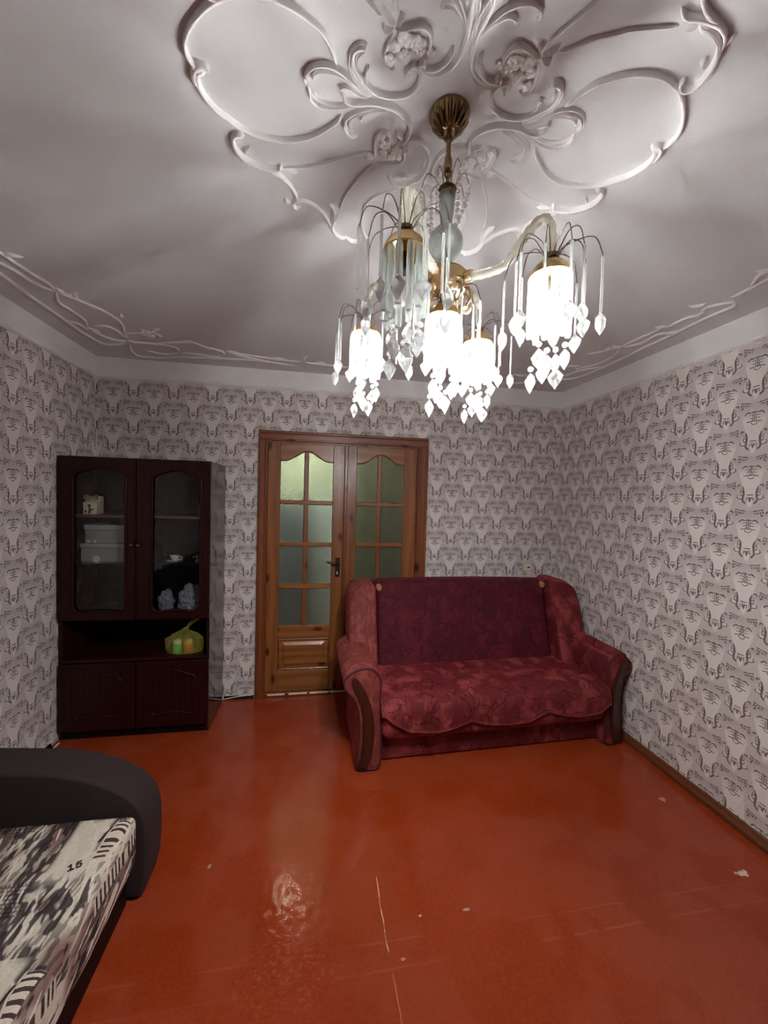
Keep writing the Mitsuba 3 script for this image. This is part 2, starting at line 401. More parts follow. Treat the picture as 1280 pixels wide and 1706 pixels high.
def print_cloth(p, n, uv):
    """City and newspaper print in sepia and cream, repeating along the bed."""
    top = n.z > 0.55
    a = -0.628 - p.x + dr.select(top, mi.Float(0), (0.34 - p.z))       # distance from the front edge (runs on over the side)
    a = dr.select(top, a, -(0.345 - p.z) * 0.9)
    b = 1.60 - p.y
    bb = b - 0.47 * dr.floor(b / 0.47)
    wa, wb = noise(p.x * 16, b * 11, 1) - 0.5, noise(p.x * 12, b * 15, 5) - 0.5
    A, Bq = a + 0.030 * wa, bb + 0.045 * wb
    pale, mid, dk = mi.Color3f(0.500, 0.440, 0.370), mi.Color3f(0.175, 0.105, 0.090), mi.Color3f(0.016, 0.010, 0.014)
    big = fbm(A * 9 + 3, b * 6, 2, 3)
    c = mix(mid, pale, smoothstep(0.42, 0.70, big))
    # tower blocks with rows of windows
    d1, d2, w = voronoi(a * 9 + 2.2, b * 7 + 0.5)
    wx, wy = a * 90 + 20 * w, b * 74
    win = ((wx - dr.floor(wx)) > 0.42) & ((wy - dr.floor(wy)) > 0.38)
    block = smoothstep(0.46, 0.5, w)
    c = mix(c, dr.select(win, mix(c, dk, 0.25), mix(mid, dk, 0.72)), block * smoothstep(0.16, 0.20, A) * 0.85)
    lines = smoothstep(0.55, 0.62, noise(b * 26 + a * 12, a * 150 - b * 34, 3)) * (1 - block)
    c = mix(c, dk, lines * 0.55)
    slash = smoothstep(0.66, 0.72, noise((a * 0.95 + b * 0.25) * 90, (b * 0.95 - a * 0.25) * 9, 7))
    c = mix(c, mi.Color3f(0.60, 0.52, 0.46), slash * 0.8)
    dark = smoothstep(0.475, 0.52, fbm(A * 24 + 7 + b * 5, b * 9 + 2, 9, 4)) * smoothstep(0.25, 0.45, noise(A * 110, b * 30, 4))
    c = mix(c, dk, dark * 0.9)
    # a pale street that curves through, with a railing of short bars on its edge
    street = (1 - smoothstep(0.050, 0.068, absf(A - 0.125 + 0.30 * dr.square(Bq - 0.12)))) * smoothstep(-0.02, 0.03, Bq) * (1 - smoothstep(0.20, 0.26, Bq))
    c = mix(c, pale * (0.85 + 0.3 * big), street * 0.92)
    u = (Bq - 0.045) / 0.0215 + 10 * dr.square(a - 0.02)
    bars = dr.select((u - dr.floor(u)) > 0.42, mi.Float(1), mi.Float(0))
    rail = (1 - smoothstep(0.018, 0.021, absf(A - 0.030 - 0.10 * (Bq - 0.1)))) * smoothstep(0.04, 0.05, Bq) * (1 - smoothstep(0.185, 0.195, Bq))
    c = mix(c, mix(mi.Color3f(0.05, 0.03, 0.03), pale, bars), rail)
    edge = (1 - smoothstep(0.002, 0.004, absf(A - 0.053 - 0.10 * (Bq - 0.1)))) * smoothstep(0.03, 0.05, Bq) * (1 - smoothstep(0.2, 0.21, Bq))
    c = mix(c, mi.Color3f(0.5, 0.42, 0.36), edge)
    twig = (1 - smoothstep(0.002, 0.007, absf(A - 0.062 - 0.35 * (Bq - 0.10)))) * smoothstep(0.07, 0.08, Bq) * (1 - smoothstep(0.115, 0.125, Bq))
    c = mix(c, dk, twig)
    u2 = (Bq - 0.0) / 0.026
    bars2 = dr.select((u2 - dr.floor(u2)) > 0.45, mi.Float(1), mi.Float(0))
    rail2 = (1 - smoothstep(0.020, 0.024, absf(A + 0.060))) * smoothstep(0.00, 0.02, Bq) * (1 - smoothstep(0.30, 0.32, Bq))
    c = mix(c, mix(dk, pale, bars2), rail2 * 0.9)
    return c * (0.9 + 0.2 * noise(p.x * 300, p.y * 300, p.z * 300))
mat('print_cloth', **pr(proc(print_cloth), 0.8, spec=0.2))
mat('bed_fabric', **pr(proc(lambda p, n, uv: mi.Color3f(0.026, 0.0170, 0.0175) * (0.75 + 0.5 * fbm(p.x * 240, p.y * 240, p.z * 240, 2))), 0.85, spec=0.15, sheen=0.5, tint=0.2))

mat('brass', **pr((0.76, 0.55, 0.25), 0.22, metal=1.0))
mat('old_brass', **pr(proc(lambda p, n, uv: mix((0.085, 0.045, 0.022), (0.21, 0.13, 0.060), fbm(p.x * 60, p.y * 60, p.z * 60, 2))), 0.16, metal=1.0))
mat('wire', **pr((0.25, 0.21, 0.17), 0.3, metal=1.0))
mat('black_plastic', **pr((0.008, 0.008, 0.008), 0.4))
mat('black_metal', **pr((0.03, 0.026, 0.022), 0.35, metal=0.6))
mat('white_plastic', **pr((0.66, 0.62, 0.52), 0.35))
mat('paper_white', **pr((0.72, 0.70, 0.69), 0.7))
mat('clear_glass', type='dielectric', int_ior=1.5, specular_transmittance=rgb(0.97, 0.985, 0.975))
scene['mat_haze_glass'] = {'type': 'blendbsdf', 'weight': 0.34, 'a': {'type': 'dielectric', 'int_ior': 1.5, 'specular_transmittance': rgb(0.95, 0.985, 0.965)},
                           'b': {'type': 'principledthin', 'base_color': rgb(0.95, 1.0, 0.97), 'roughness': 0.3, 'diff_trans': 1.0, 'spec_trans': 0.0, 'eta': 1.4}}
scene['mat_crystal'] = {'type': 'blendbsdf', 'weight': 0.24, 'a': {'type': 'dielectric', 'int_ior': 1.55},
                        'b': {'type': 'principledthin', 'base_color': rgb(0.90, 0.95, 0.95), 'roughness': 0.2, 'diff_trans': 1.0, 'spec_trans': 0.0, 'eta': 1.5}}
scene['mat_arm_glass'] = {'type': 'blendbsdf', 'weight': 0.40, 'a': {'type': 'dielectric', 'int_ior': 1.45, 'specular_transmittance': rgb(0.98, 0.97, 0.90)},
                          'b': {'type': 'principledthin', 'base_color': rgb(0.93, 0.92, 0.82), 'roughness': 0.3, 'diff_trans': 1.0, 'spec_trans': 0.0, 'eta': 1.4}}
scene['mat_grey_glass'] = {'type': 'blendbsdf', 'weight': 0.30, 'a': {'type': 'dielectric', 'int_ior': 1.5, 'specular_transmittance': rgb(0.95, 0.98, 0.97)},
                           'b': {'type': 'principledthin', 'base_color': rgb(0.72, 0.82, 0.78), 'roughness': 0.3, 'diff_trans': 1.0, 'spec_trans': 0.0, 'eta': 1.5}}
scene['mat_pearl'] = {'type': 'blendbsdf', 'weight': 0.75, 'a': {'type': 'dielectric', 'int_ior': 1.5},
                       'b': {'type': 'principledthin', 'base_color': rgb(0.92, 0.92, 0.90), 'roughness': 0.25, 'diff_trans': 1.1, 'spec_trans': 0.0, 'eta': 1.5}}
def chevron(p, n, uv):
    a = p.x + 0.0055 * (2 * absf(p.z * 46 - dr.floor(p.z * 46) - 0.5) - 0.5)
    front = dr.select(n.y < -0.5, mi.Float(1), mi.Float(0))
    w1 = dr.sin((p.x + p.z) * 2 * math.pi * 50 + 1.2 * dr.sin((p.z - 0.6 * p.x) * 2 * math.pi * 33))
    w2 = dr.sin((p.x - p.z) * 2 * math.pi * 25)
    return (w1 + 0.55 * w2) * front
def frosted(p, n, uv):
    # the ridges of the relief are ground matt
    return 0.06 + 0.80 * smoothstep(-0.1, 0.9, chevron(p, mi.Normal3f(0, -1, 0), uv))
scene['mat_relief_glass'] = {'type': 'blendbsdf', 'weight': proc(frosted), 'a': bump({'type': 'dielectric', 'int_ior': 1.5, 'specular_transmittance': rgb(0.94, 0.97, 0.95)}, chevron, 0.0005, 5e-4),
                             'b': {'type': 'principledthin', 'base_color': proc(lambda p, n, uv: mix((0.60, 0.64, 0.60), (0.075, 0.095, 0.085), smoothstep(-0.2, 0.8, chevron(p, mi.Normal3f(0, -1, 0), uv)))), 'roughness': 0.3, 'diff_trans': 1.3, 'spec_trans': 0.0, 'eta': 1.5}}
mat('pane', type='thindielectric', int_ior=1.5)
scene['mat_smoke_pane'] = {'type': 'thindielectric', 'int_ior': 1.5, 'specular_transmittance': rgb(0.92, 0.93, 0.93), 'specular_reflectance': rgb(0.3, 0.3, 0.3)}
scene['mat_film'] = {'type': 'principledthin', 'base_color': rgb(0.72, 0.75, 0.84), 'roughness': 0.15, 'spec_trans': 0.55, 'diff_trans': 0.6, 'eta': 1.5}
scene['mat_yellow_film'] = {'type': 'blendbsdf', 'weight': 0.20, 'a': {'type': 'thindielectric', 'int_ior': 1.45, 'specular_transmittance': rgb(0.97, 0.97, 0.72)},
                           'b': {'type': 'principledthin', 'base_color': rgb(0.78, 0.74, 0.16), 'roughness': 0.2, 'spec_trans': 0.0, 'diff_trans': 0.9, 'eta': 1.5}}
for nm, c, r in [('grey_card', (0.34, 0.36, 0.365), 0.5), ('grey_lid', (0.47, 0.50, 0.50), 0.45), ('white_china', (0.75, 0.75, 0.73), 0.2), ('green_plastic', (0.08, 0.50, 0.16), 0.35), ('red_jam', (0.50, 0.10, 0.06), 0.3), ('cream', (0.78, 0.72, 0.55), 0.4),
                 ('gold_trim', (0.55, 0.42, 0.18), 0.3), ('blue_plastic', (0.07, 0.20, 0.32), 0.25), ('print_dark', (0.03, 0.025, 0.02), 0.6), ('hall_wall', (0.46, 0.56, 0.46), 0.7), ('hall_dark', (0.055, 0.070, 0.062), 0.6), ('hall_door', (0.66, 0.86, 0.98), 0.5),
                 ('hall_olive', (0.085, 0.105, 0.070), 0.7), ('hall_floor', (0.20, 0.10, 0.05), 0.5), ('hall_ceiling', (0.7, 0.7, 0.66), 0.8), ('blue_grey', (0.12, 0.16, 0.22), 0.6), ('frame_white', (0.7, 0.7, 0.68), 0.4)]:
    mat(nm, **pr(c, r))
ROSETTE_PATHS = [  # kind, widths, height (mm), half, points on the ceiling (mm)
    ('b', (17, 14, 9), 12, 'F', [(-256, 972),(-270, 978),(-278, 992),(-279, 1009),(-273, 1031),(-256, 1058),(-231, 1078),(-203, 1098),(-166, 1112),(-132, 1116),(-90, 1113),(-51, 1100),(-18, 1082),(11, 1057),(32, 1037),(44, 1017)]),
    ('k', (8, 15, 14), 14, 'F', [(-247, 970),(-252, 963),(-265, 961),(-278, 970),(-286, 988),(-284, 1010)]),
    ('a', (6, 11, 12), 11, 'F', [(87, 855),(73, 854),(60, 864),(54, 879),(55, 899),(63, 920),(80, 941),(105, 958)]),
    ('a', (4, 7, 8), 8, 'F', [(85, 866),(72, 875),(67, 892),(75, 915),(90, 939),(108, 958)]),
    ('a', (4, 6, 6), 8, 'F', [(96, 895),(89, 902),(91, 920),(101, 939),(110, 956)]),
    ('a', (9, 17, 11), 12, 'F', [(-35, 958),(-39, 941),(-29, 923),(-10, 912),(14, 910),(35, 916),(54, 927),(81, 944),(108, 961)]),
    ('a', (5, 9, 9), 8, 'F', [(-23, 948),(-21, 936),(-4, 926),(22, 925),(44, 931),(67, 944),(96, 960)]),
    ('a', (8, 13, 10), 10, 'F', [(-35, 967),(-31, 988),(-14, 1003),(11, 1005),(40, 999),(65, 988),(92, 972)]),
    ('a', (5, 8, 6), 7, 'F', [(-24, 973),(-14, 988),(5, 996),(31, 995),(56, 986)]),
    ('a', (5, 11, 10), 10, 'F', [(36, 958),(42, 948),(56, 948),(77, 958),(103, 964)]),
    ('b', (10, 16, 12), 13, 'F', [(41, 965),(56, 978),(81, 978),(109, 970),(138, 970),(168, 974),(195, 988),(212, 1008),(216, 1030),(208, 1051),(194, 1056)]),
    ('a', (6, 12, 10), 10, 'F', [(88, 1070),(69, 1065),(56, 1047),(57, 1026),(73, 1007),(98, 992),(122, 978)]),
    ('a', (4, 8, 7), 7, 'F', [(79, 1060),(66, 1047),(68, 1025),(88, 1008),(115, 992)]),
    ('a', (4, 8, 7), 7, 'F', [(95, 1031),(92, 1017),(102, 1002),(124, 992),(152, 984)]),
    ('b', (6, 11, 8), 12, 'F', [(159, 1067),(170, 1050),(157, 1039),(143, 1045),(134, 1063),(136, 1091),(144, 1122)]),
    ('b', (5, 9, 6), 10, 'F', [(151, 1138),(179, 1132),(206, 1123),(220, 1106),(214, 1091)]),
    ('k', (5, 9, 10), 12, 'F', [(192, 1047),(191, 1058),(199, 1059),(201, 1046),(188, 1036),(181, 1040)]),
    ('b', (7, 13, 8), 12, 'F', [(215, 1073),(216, 1082),(225, 1082),(220, 1067),(209, 1062),(216, 1050),(230, 1042),(253, 1047),(274, 1063),(287, 1089),(291, 1123),(282, 1154),(262, 1181),(234, 1197),(209, 1194),(194, 1180),(188, 1173)]),
    ('a', (5, 8, 5), 8, 'F', [(268, 1100),(276, 1119),(271, 1145),(254, 1162),(236, 1164),(227, 1158)]),
    ('a', (4, 6, 4), 6, 'F', [(199, 1190),(212, 1178),(231, 1184),(252, 1179)]),
    ('a', (6, 10, 8), 9, 'F', [(306, 1172),(291, 1189),(267, 1202),(249, 1220),(243, 1251)]),
    ('b', (7, 8, 7), 7, 'F', [(-122, 1210),(-83, 1201),(-44, 1191),(14, 1164),(61, 1139),(101, 1117),(119, 1109)]),
    ('b', (7, 8, 7), 7, 'F', [(141, 1145),(116, 1181),(91, 1232),(71, 1283),(58, 1344)]),
    ('b', (9, 10, 8), 8, 'F', [(180, 1494),(150, 1442),(136, 1390),(136, 1328),(135, 1309),(155, 1269),(186, 1242),(227, 1222)]),
    ('k', (8, 14, 11), 14, 'F', [(-200, 1125),(-210, 1118),(-225, 1125),(-232, 1140),(-231, 1161),(-219, 1185),(-200, 1200),(-176, 1211),(-148, 1214),(-122, 1210),(-113, 1198)]),
    ('l', (3, 10, 3), 9, 'F', [(-210, 1183),(-204, 1167),(-191, 1155)]),
    ('l', (4, 11, 4), 9, 'F', [(-220, 1200),(-212, 1209),(-199, 1215)]),
    ('l', (5, 13, 4), 10, 'F', [(-118, 1205),(-103, 1210),(-83, 1215),(-68, 1220)]),
    ('b', (9, 12, 9), 11, 'F', [(-145, 1230),(-118, 1237),(-96, 1263),(-81, 1292),(-75, 1320),(-89, 1341),(-105, 1339),(-111, 1329)]),
    ('l', (3, 11, 3), 9, 'F', [(-91, 1348),(-79, 1363),(-65, 1355)]),
    ('b', (7, 11, 8), 10, 'F', [(-78, 1332),(-53, 1324),(-25, 1335),(2, 1362),(22, 1397),(34, 1424)]),
    ('a', (8, 13, 10), 12, 'F', [(25, 1328),(38, 1340),(42, 1375),(36, 1417),(43, 1452),(65, 1477),(91, 1481)]),
    ('l', (6, 15, 5), 11, 'F', [(86, 1472),(112, 1490),(137, 1486),(145, 1472)]),
    ('l', (3, 9, 3), 8, 'F', [(58, 1361),(50, 1382),(45, 1402)]),
    ('b', (10, 14, 8), 12, 'N', [(847, 948),(870, 930),(871, 900),(849, 864),(810, 828),(773, 806),(735, 794),(704, 791),(675, 793),(648, 800),(630, 807),(590, 831),(569, 862),(559, 895)]),
    ('k', (6, 12, 10), 13, 'N', [(873, 936),(863, 944),(851, 943)]),
    ('k', (8, 14, 12), 14, 'N', [(774, 785),(768, 792),(779, 803),(794, 803),(806, 789),(806, 762),(795, 735),(776, 714),(749, 700),(725, 695),(708, 697)]),
    ('l', (6, 22, 10), 10, 'N', [(802, 747),(790, 725),(788, 708),(794, 697)]),
    ('l', (4, 16, 5), 10, 'N', [(797, 762),(778, 752),(776, 742)]),
    ('b', (8, 14, 10), 13, 'N', [(792, 730),(782, 710),(769, 698),(745, 688),(722, 686),(696, 686),(673, 689),(654, 682)]),
    ('b', (10, 14, 8), 12, 'N', [(662, 646),(684, 665),(705, 676),(727, 682),(739, 681)]),
    ('l', (4, 13, 4), 9, 'N', [(689, 710),(698, 704),(709, 698)]),
    ('b', (6, 7, 6), 7, 'N', [(674, 707),(628, 718),(593, 728),(577, 734),(573, 737),(532, 755),(501, 775),(475, 794)]),
    ('b', (6, 7, 6), 7, 'N', [(509, 673),(492, 703),(475, 730),(459, 755),(444, 781)]),
    ('b', (6, 11, 8), 12, 'N', [(445, 811),(426, 803),(406, 796),(389, 794),(377, 801),(371, 816),(372, 834)]),
    ('b', (5, 8, 5), 9, 'N', [(447, 819),(456, 838),(459, 860),(449, 878),(434, 883)]),
    ('l', (4, 16, 3), 10, 'N', [(443, 808),(434, 790),(441, 781)]),
    ('l', (4, 18, 3), 10, 'N', [(445, 803),(461, 792),(472, 777)]),
    ('l', (4, 13, 3), 10, 'N', [(447, 811),(465, 813),(468, 805)]),
    ('b', (7, 12, 9), 12, 'N', [(376, 868),(372, 864),(377, 859),(383, 864),(378, 870),(365, 872),(345, 866),(330, 851),(323, 836),(324, 822)]),
    ('a', (10, 14, 16), 11, 'N', [(376, 874),(357, 881),(333, 876),(314, 860),(305, 839),(300, 815),(302, 788),(306, 763),(308, 739),(303, 721)]),
    ('b', (7, 12, 11), 12, 'N', [(399, 888),(408, 890),(407, 879),(399, 868),(389, 869),(379, 884),(378, 904),(393, 926),(423, 939),(459, 940),(487, 927),(504, 911),(520, 893),(526, 874),(523, 858),(508, 849),(499, 853)]),
    ('a', (4, 8, 6), 8, 'N', [(500, 912),(494, 898),(492, 886)]),
    ('a', (5, 12, 9), 10, 'N', [(302, 808),(314, 781),(330, 764),(346, 754),(361, 756),(363, 766)]),
    ('a', (7, 15, 9), 11, 'N', [(301, 799),(316, 770),(337, 744),(363, 730),(385, 728),(401, 736),(401, 751)]),
    ('a', (8, 12, 10), 10, 'N', [(298, 819),(293, 790),(290, 766),(283, 743),(276, 726)]),
]
ROSETTE_KNOBS = [('F', 161, 1078, 11), ('F', 194, 1089, 12), ('F', 160, 1102, 10), ('F', 172, 1065, 9), ('F', 184, 1110, 9), ('F', 206, 1109, 7), ('F', 126, 1119, 10), ('F', 149, 1057, 7), ('N', 402, 826, 11), ('N', 424, 824, 12), ('N', 419, 854, 12), ('N', 448, 867, 10), ('N', 389, 839, 9), ('N', 440, 839, 9), ('N', 387, 825, 7), ('N', 366, 839, 7)]
VINES = [
    (13, [(-1396, 1884), (-1364, 2038), (-1371, 2210), (-1370, 2403), (-1371, 2541), (-1366, 2713), (-1341, 2841), (-1267, 2845), (-1195, 2801)]),
    (9, [(-1273, 1753), (-1244, 1859), (-1235, 1930), (-1224, 2007), (-1206, 2078), (-1217, 2163)]),
    (9, [(-1343, 1872), (-1301, 1944), (-1279, 1998), (-1274, 2071), (-1253, 2123), (-1214, 2157)]),
    (9, [(-1217, 2163), (-1270, 2279), (-1263, 2363), (-1257, 2470), (-1293, 2582)]),
    (9, [(-1217, 2163), (-1178, 2204), (-1139, 2262), (-1097, 2324), (-1075, 2411), (-1079, 2496), (-1119, 2622)]),
    (9, [(-1366, 2520), (-1320, 2543), (-1316, 2636)]),
    (9, [(-1249, 2561), (-1185, 2539), (-1152, 2585), (-1152, 2689)]),
    (9, [(-1299, 2620), (-1268, 2718), (-1214, 2758), (-1167, 2759)]),
    (9, [(-1129, 2629), (-1004, 2598), (-919, 2559)]),
    (12, [(-1170, 2812), (-1214, 2939), (-1206, 3038), (-1092, 3046), (-905, 2988), (-641, 2947), (-379, 2934), (-131, 2985)]),
    (9, [(-1109, 2913), (-1026, 2951), (-942, 2920), (-891, 2835), (-935, 2777), (-1023, 2767), (-1170, 2760)]),
    (9, [(-988, 2754), (-783, 2682), (-707, 2743), (-612, 2813), (-668, 2917), (-797, 2899), (-895, 2898)]),
    (9, [(-578, 2804), (-474, 2879), (-292, 2951)]),
    (9, [(-578, 2804), (-483, 2830), (-267, 2868), (-109, 2882)]),
    (9, [(-91, 2888), (72, 2903), (258, 2913)]),
    (11, [(1858, 1564), (1879, 1591), (1876, 1628), (1873, 1754), (1885, 1914), (1889, 2121), (1905, 2347), (1905, 2551), (1886, 2710), (1814, 2785), (1686, 2736)]),
    (8, [(1848, 1556), (1813, 1575), (1777, 1625), (1792, 1673)]),
    (8, [(1823, 1693), (1781, 1739), (1784, 1853)]),
    (8, [(1757, 1852), (1765, 1914), (1755, 2006), (1753, 2130)]),
    (8, [(1867, 1907), (1809, 1932), (1821, 2047), (1774, 2139)]),
    (8, [(1785, 2182), (1824, 2306), (1816, 2435), (1764, 2540)]),
    (8, [(1743, 2133), (1710, 2201), (1647, 2292)]),
    (10, [(1794, 1533), (1789, 1446), (1786, 1378), (1790, 1292)]),
    (8, [(1780, 1439), (1729, 1375), (1717, 1331), (1713, 1252)]),
    (8, [(1885, 2462), (1820, 2549), (1794, 2605), (1776, 2729)]),
    (11, [(1430, 2988), (1541, 2958), (1646, 2888), (1685, 2791)]),
    (8, [(1402, 2895), (1413, 2782), (1583, 2780), (1672, 2756)]),
    (8, [(1630, 2648), (1640, 2525), (1744, 2489)]),
    (12, [(1029, 2956), (1220, 2956), (1430, 2988)]),
]
VINE_LEAVES = [(-1210, 1869), (-1192, 2157), (-1185, 2185), (-1147, 2177), (-1110, 2312), (-1038, 2387), (-986, 2571), (-922, 2530), (-929, 2607), (-781, 2673), (-705, 2765), (-558, 2790), (-524, 2825), (-256, 2849), (-89, 2796), (25, 2859), (-1139, 2686), (-1129, 2767), (-1094, 2794), (-1275, 2615), (1717, 1628), (1813, 1700), (1753, 1848), (1705, 2177), (1728, 2144), (1862, 1905), (1606, 2731), (1650, 2693), (1680, 2660), (1560, 2770), (1778, 2560), (1713, 1332)]

# ================================================================== the room
DB = D + 0.14                                                          # far face of the back wall
struct('floor', box(XL - .1, XR + .1, YF - .1, D + .02, -0.08, 0), 'mat_floor_paint', 'red-brown painted floor with glossy wear, scratches and pale scuffs')
struct('ceiling', box(XL - .1, XR + .1, YF - .1, D + .14, H, H + .1), 'mat_plaster', 'grey-white plastered ceiling')
struct('wall_back', cat([box(XL - .1, DX0, D, DB, 0, H), box(DX1, XR + .1, D, DB, 0, H), box(DX0, DX1, D, DB, DZ, H)]), 'mat_wallpaper', 'back wall papered with a grey crested damask')
struct('wall_left', box(XL - .1, XL, YF, D, 0, H), 'mat_wallpaper', 'left wall in the grey crested wallpaper')
struct('wall_right', box(XR, XR + .1, YF, D, 0, H), 'mat_wallpaper', 'right wall in the grey crested wallpaper')
struct('wall_front', box(XL - .1, XR + .1, YF - .1, YF, 0, H), 'mat_plain_wall')
# paper torn off in the corners and above the skirting
for nm, q in (('wall_right__torn_patch', [(1.602, .062), (1.549, .062), (1.553, .150), (1.575, .125)]),):
    v = np.array([(XR - .0008, y, z) for y, z in q] + [(XR - .0001, y, z) for y, z in q])
    scene[nm] = ply(trimesh.convex.convex_hull(v), 'mat_paper_white')
    labels[nm] = {'label': 'torn white patch of bare wall above the skirting'}
for z0, z1, x0, x1, x2 in ((1.775, 1.985, XL + .004, XL + .020, XL + .012), (1.600, 1.745, XR - .034, XR - .022, XR - .030), (.95, 1.03, XR - .05, XR - .04, XR - .044)):
    v = np.array([(x, y, z) for y in (D - .0008, D - .0001) for x, z in ((x0, z0), (x1, z0), (x2 + .004, z1), (x2, z1))])
    put('torn_strip', trimesh.convex.convex_hull(v), 'mat_paper_white', 'wall_back')

def cornice(p0, p1, inward):
    """Slanted band under the ceiling with a beaded lower edge, running from p0 to p1; inward is the way into the room."""
    p0, p1, w = np.array([*p0, 0.0]), np.array([*p1, 0.0]), np.array([*inward, 0.0])
    prof = [(0, HC), (.012, HC), (.015, HC + .018), (.011, HC + .024), (.013, HC + .045), (.020, H - .006), (.022, H), (0, H)]
    m = loft([[p + w * a + [0, 0, z] for a, z in prof] for p in (p0, p1)])
    n = int(np.linalg.norm(p1 - p0) / 0.0055)
    t = np.linspace(0, 1, n)
    pts = p0 + (p1 - p0) * t[:, None] + w * .014 + [0, 0, HC + .009]
    return m, tube(pts, .0075 + .0022 * np.sin(np.arange(n) * 2 * np.pi / 4), 6)
for nm, a, b, w in (('trim_1', (XL, D), (XR, D), (0, -1)), ('trim_2', (XL, YF), (XL, D), (1, 0)), ('trim_3', (XR, YF), (XR, D), (-1, 0))):
    m, bead = cornice(a, b, w)
    struct(nm, m, 'mat_cornice', 'white cornice band under the ceiling')
    put('beading', bead, 'mat_cornice', nm, smooth=True)

def skirting(nm, p0, p1, inward, h, t, m):
    p0, p1, w = np.array([*p0, 0.0]), np.array([*p1, 0.0]), np.array([*inward, 0.0])
    prof = [(0, 0), (t, 0), (t, h * .35), (t * .75, h * .5), (t * .55, h * .72), (t * .5, h * .92), (t * .3, h), (0, h)]
    struct(nm, loft([[p + w * a + [0, 0, z] for a, z in prof] for p in (p0, p1)]), m, 'dark wooden skirting board along the wall')
skirting('baseboard_right', (XR, YF), (XR, D), (-1, 0), .055, .022, 'mat_skirting')
skirting('baseboard_left', (XL, YF), (XL, 2.66), (1, 0), .030, .016, 'mat_mahogany_dark')
skirting('baseboard_back', (-.645, D), (-.43, D), (0, -1), .022, .012, 'mat_mahogany_dark')

# ------------------------------------------------------------------ double glazed door
CX0, CX1, CZT, CW = -.420, .889, 2.036, .062
def casing_bar(x0, x1, z0, z1, vert):
    """Moulded casing board: a flat with two raised edges."""
    y = D
    if vert:
        w = x1 - x0
        return cat([box(x0, x1, y - .016, y, z0, z1, .003), box(x0, x0 + w * .30, y - .026, y - .010, z0, z1, .005), box(x1 - w * .22, x1, y - .021, y - .010, z0, z1, .004)])
    h = z1 - z0
    return cat([box(x0, x1, y - .016, y, z0, z1, .003), box(x0, x1, y - .026, y - .010, z1 - h * .30, z1, .005), box(x0, x1, y - .021, y - .010, z0, z0 + h * .22, .004)])
labels['trim_4'] = {'label': 'red-brown varnished wooden casing round the double door', 'kind': 'structure'}
put('jamb', casing_bar(CX0, DX0 + .006, 0, CZT - CW, True), 'mat_casing', 'trim_4')
put('jamb', moved(casing_bar(-CX1, -DX1 + .006, 0, CZT - CW, True), rz=0) if False else cat([box(DX1 - .006, CX1, D - .016, D, 0, CZT - CW, .003), box(CX1 - .022, CX1, D - .026, D - .010, 0, CZT - CW, .005), box(DX1 - .006, DX1 + .012, D - .021, D - .01, 0, CZT - CW, .004)]), 'mat_casing', 'trim_4')
put('head', casing_bar(CX0, CX1, CZT - CW - .012, CZT, False), 'mat_casing_cross', 'trim_4')
put('lining', cat([box(DX0, DX0 + .012, D, DB, 0, DZ), box(DX1 - .012, DX1, D, DB, 0, DZ), box(DX0, DX1, D, DB, DZ - .012, DZ)]), 'mat_casing', 'trim_4')
struct('trim_5', box(DX0, DX1, D - .012, D + .10, 0, .028, .004), 'mat_casing_cross', 'worn wooden threshold under the double door')
put('worn_edge', cat([box(-.33 + i * .16, -.20 + i * .16 + .01 * (i % 3), D - .0135, D - .0118, .012, .026, .001) for i in range(4)]), 'mat_cream', 'trim_5')

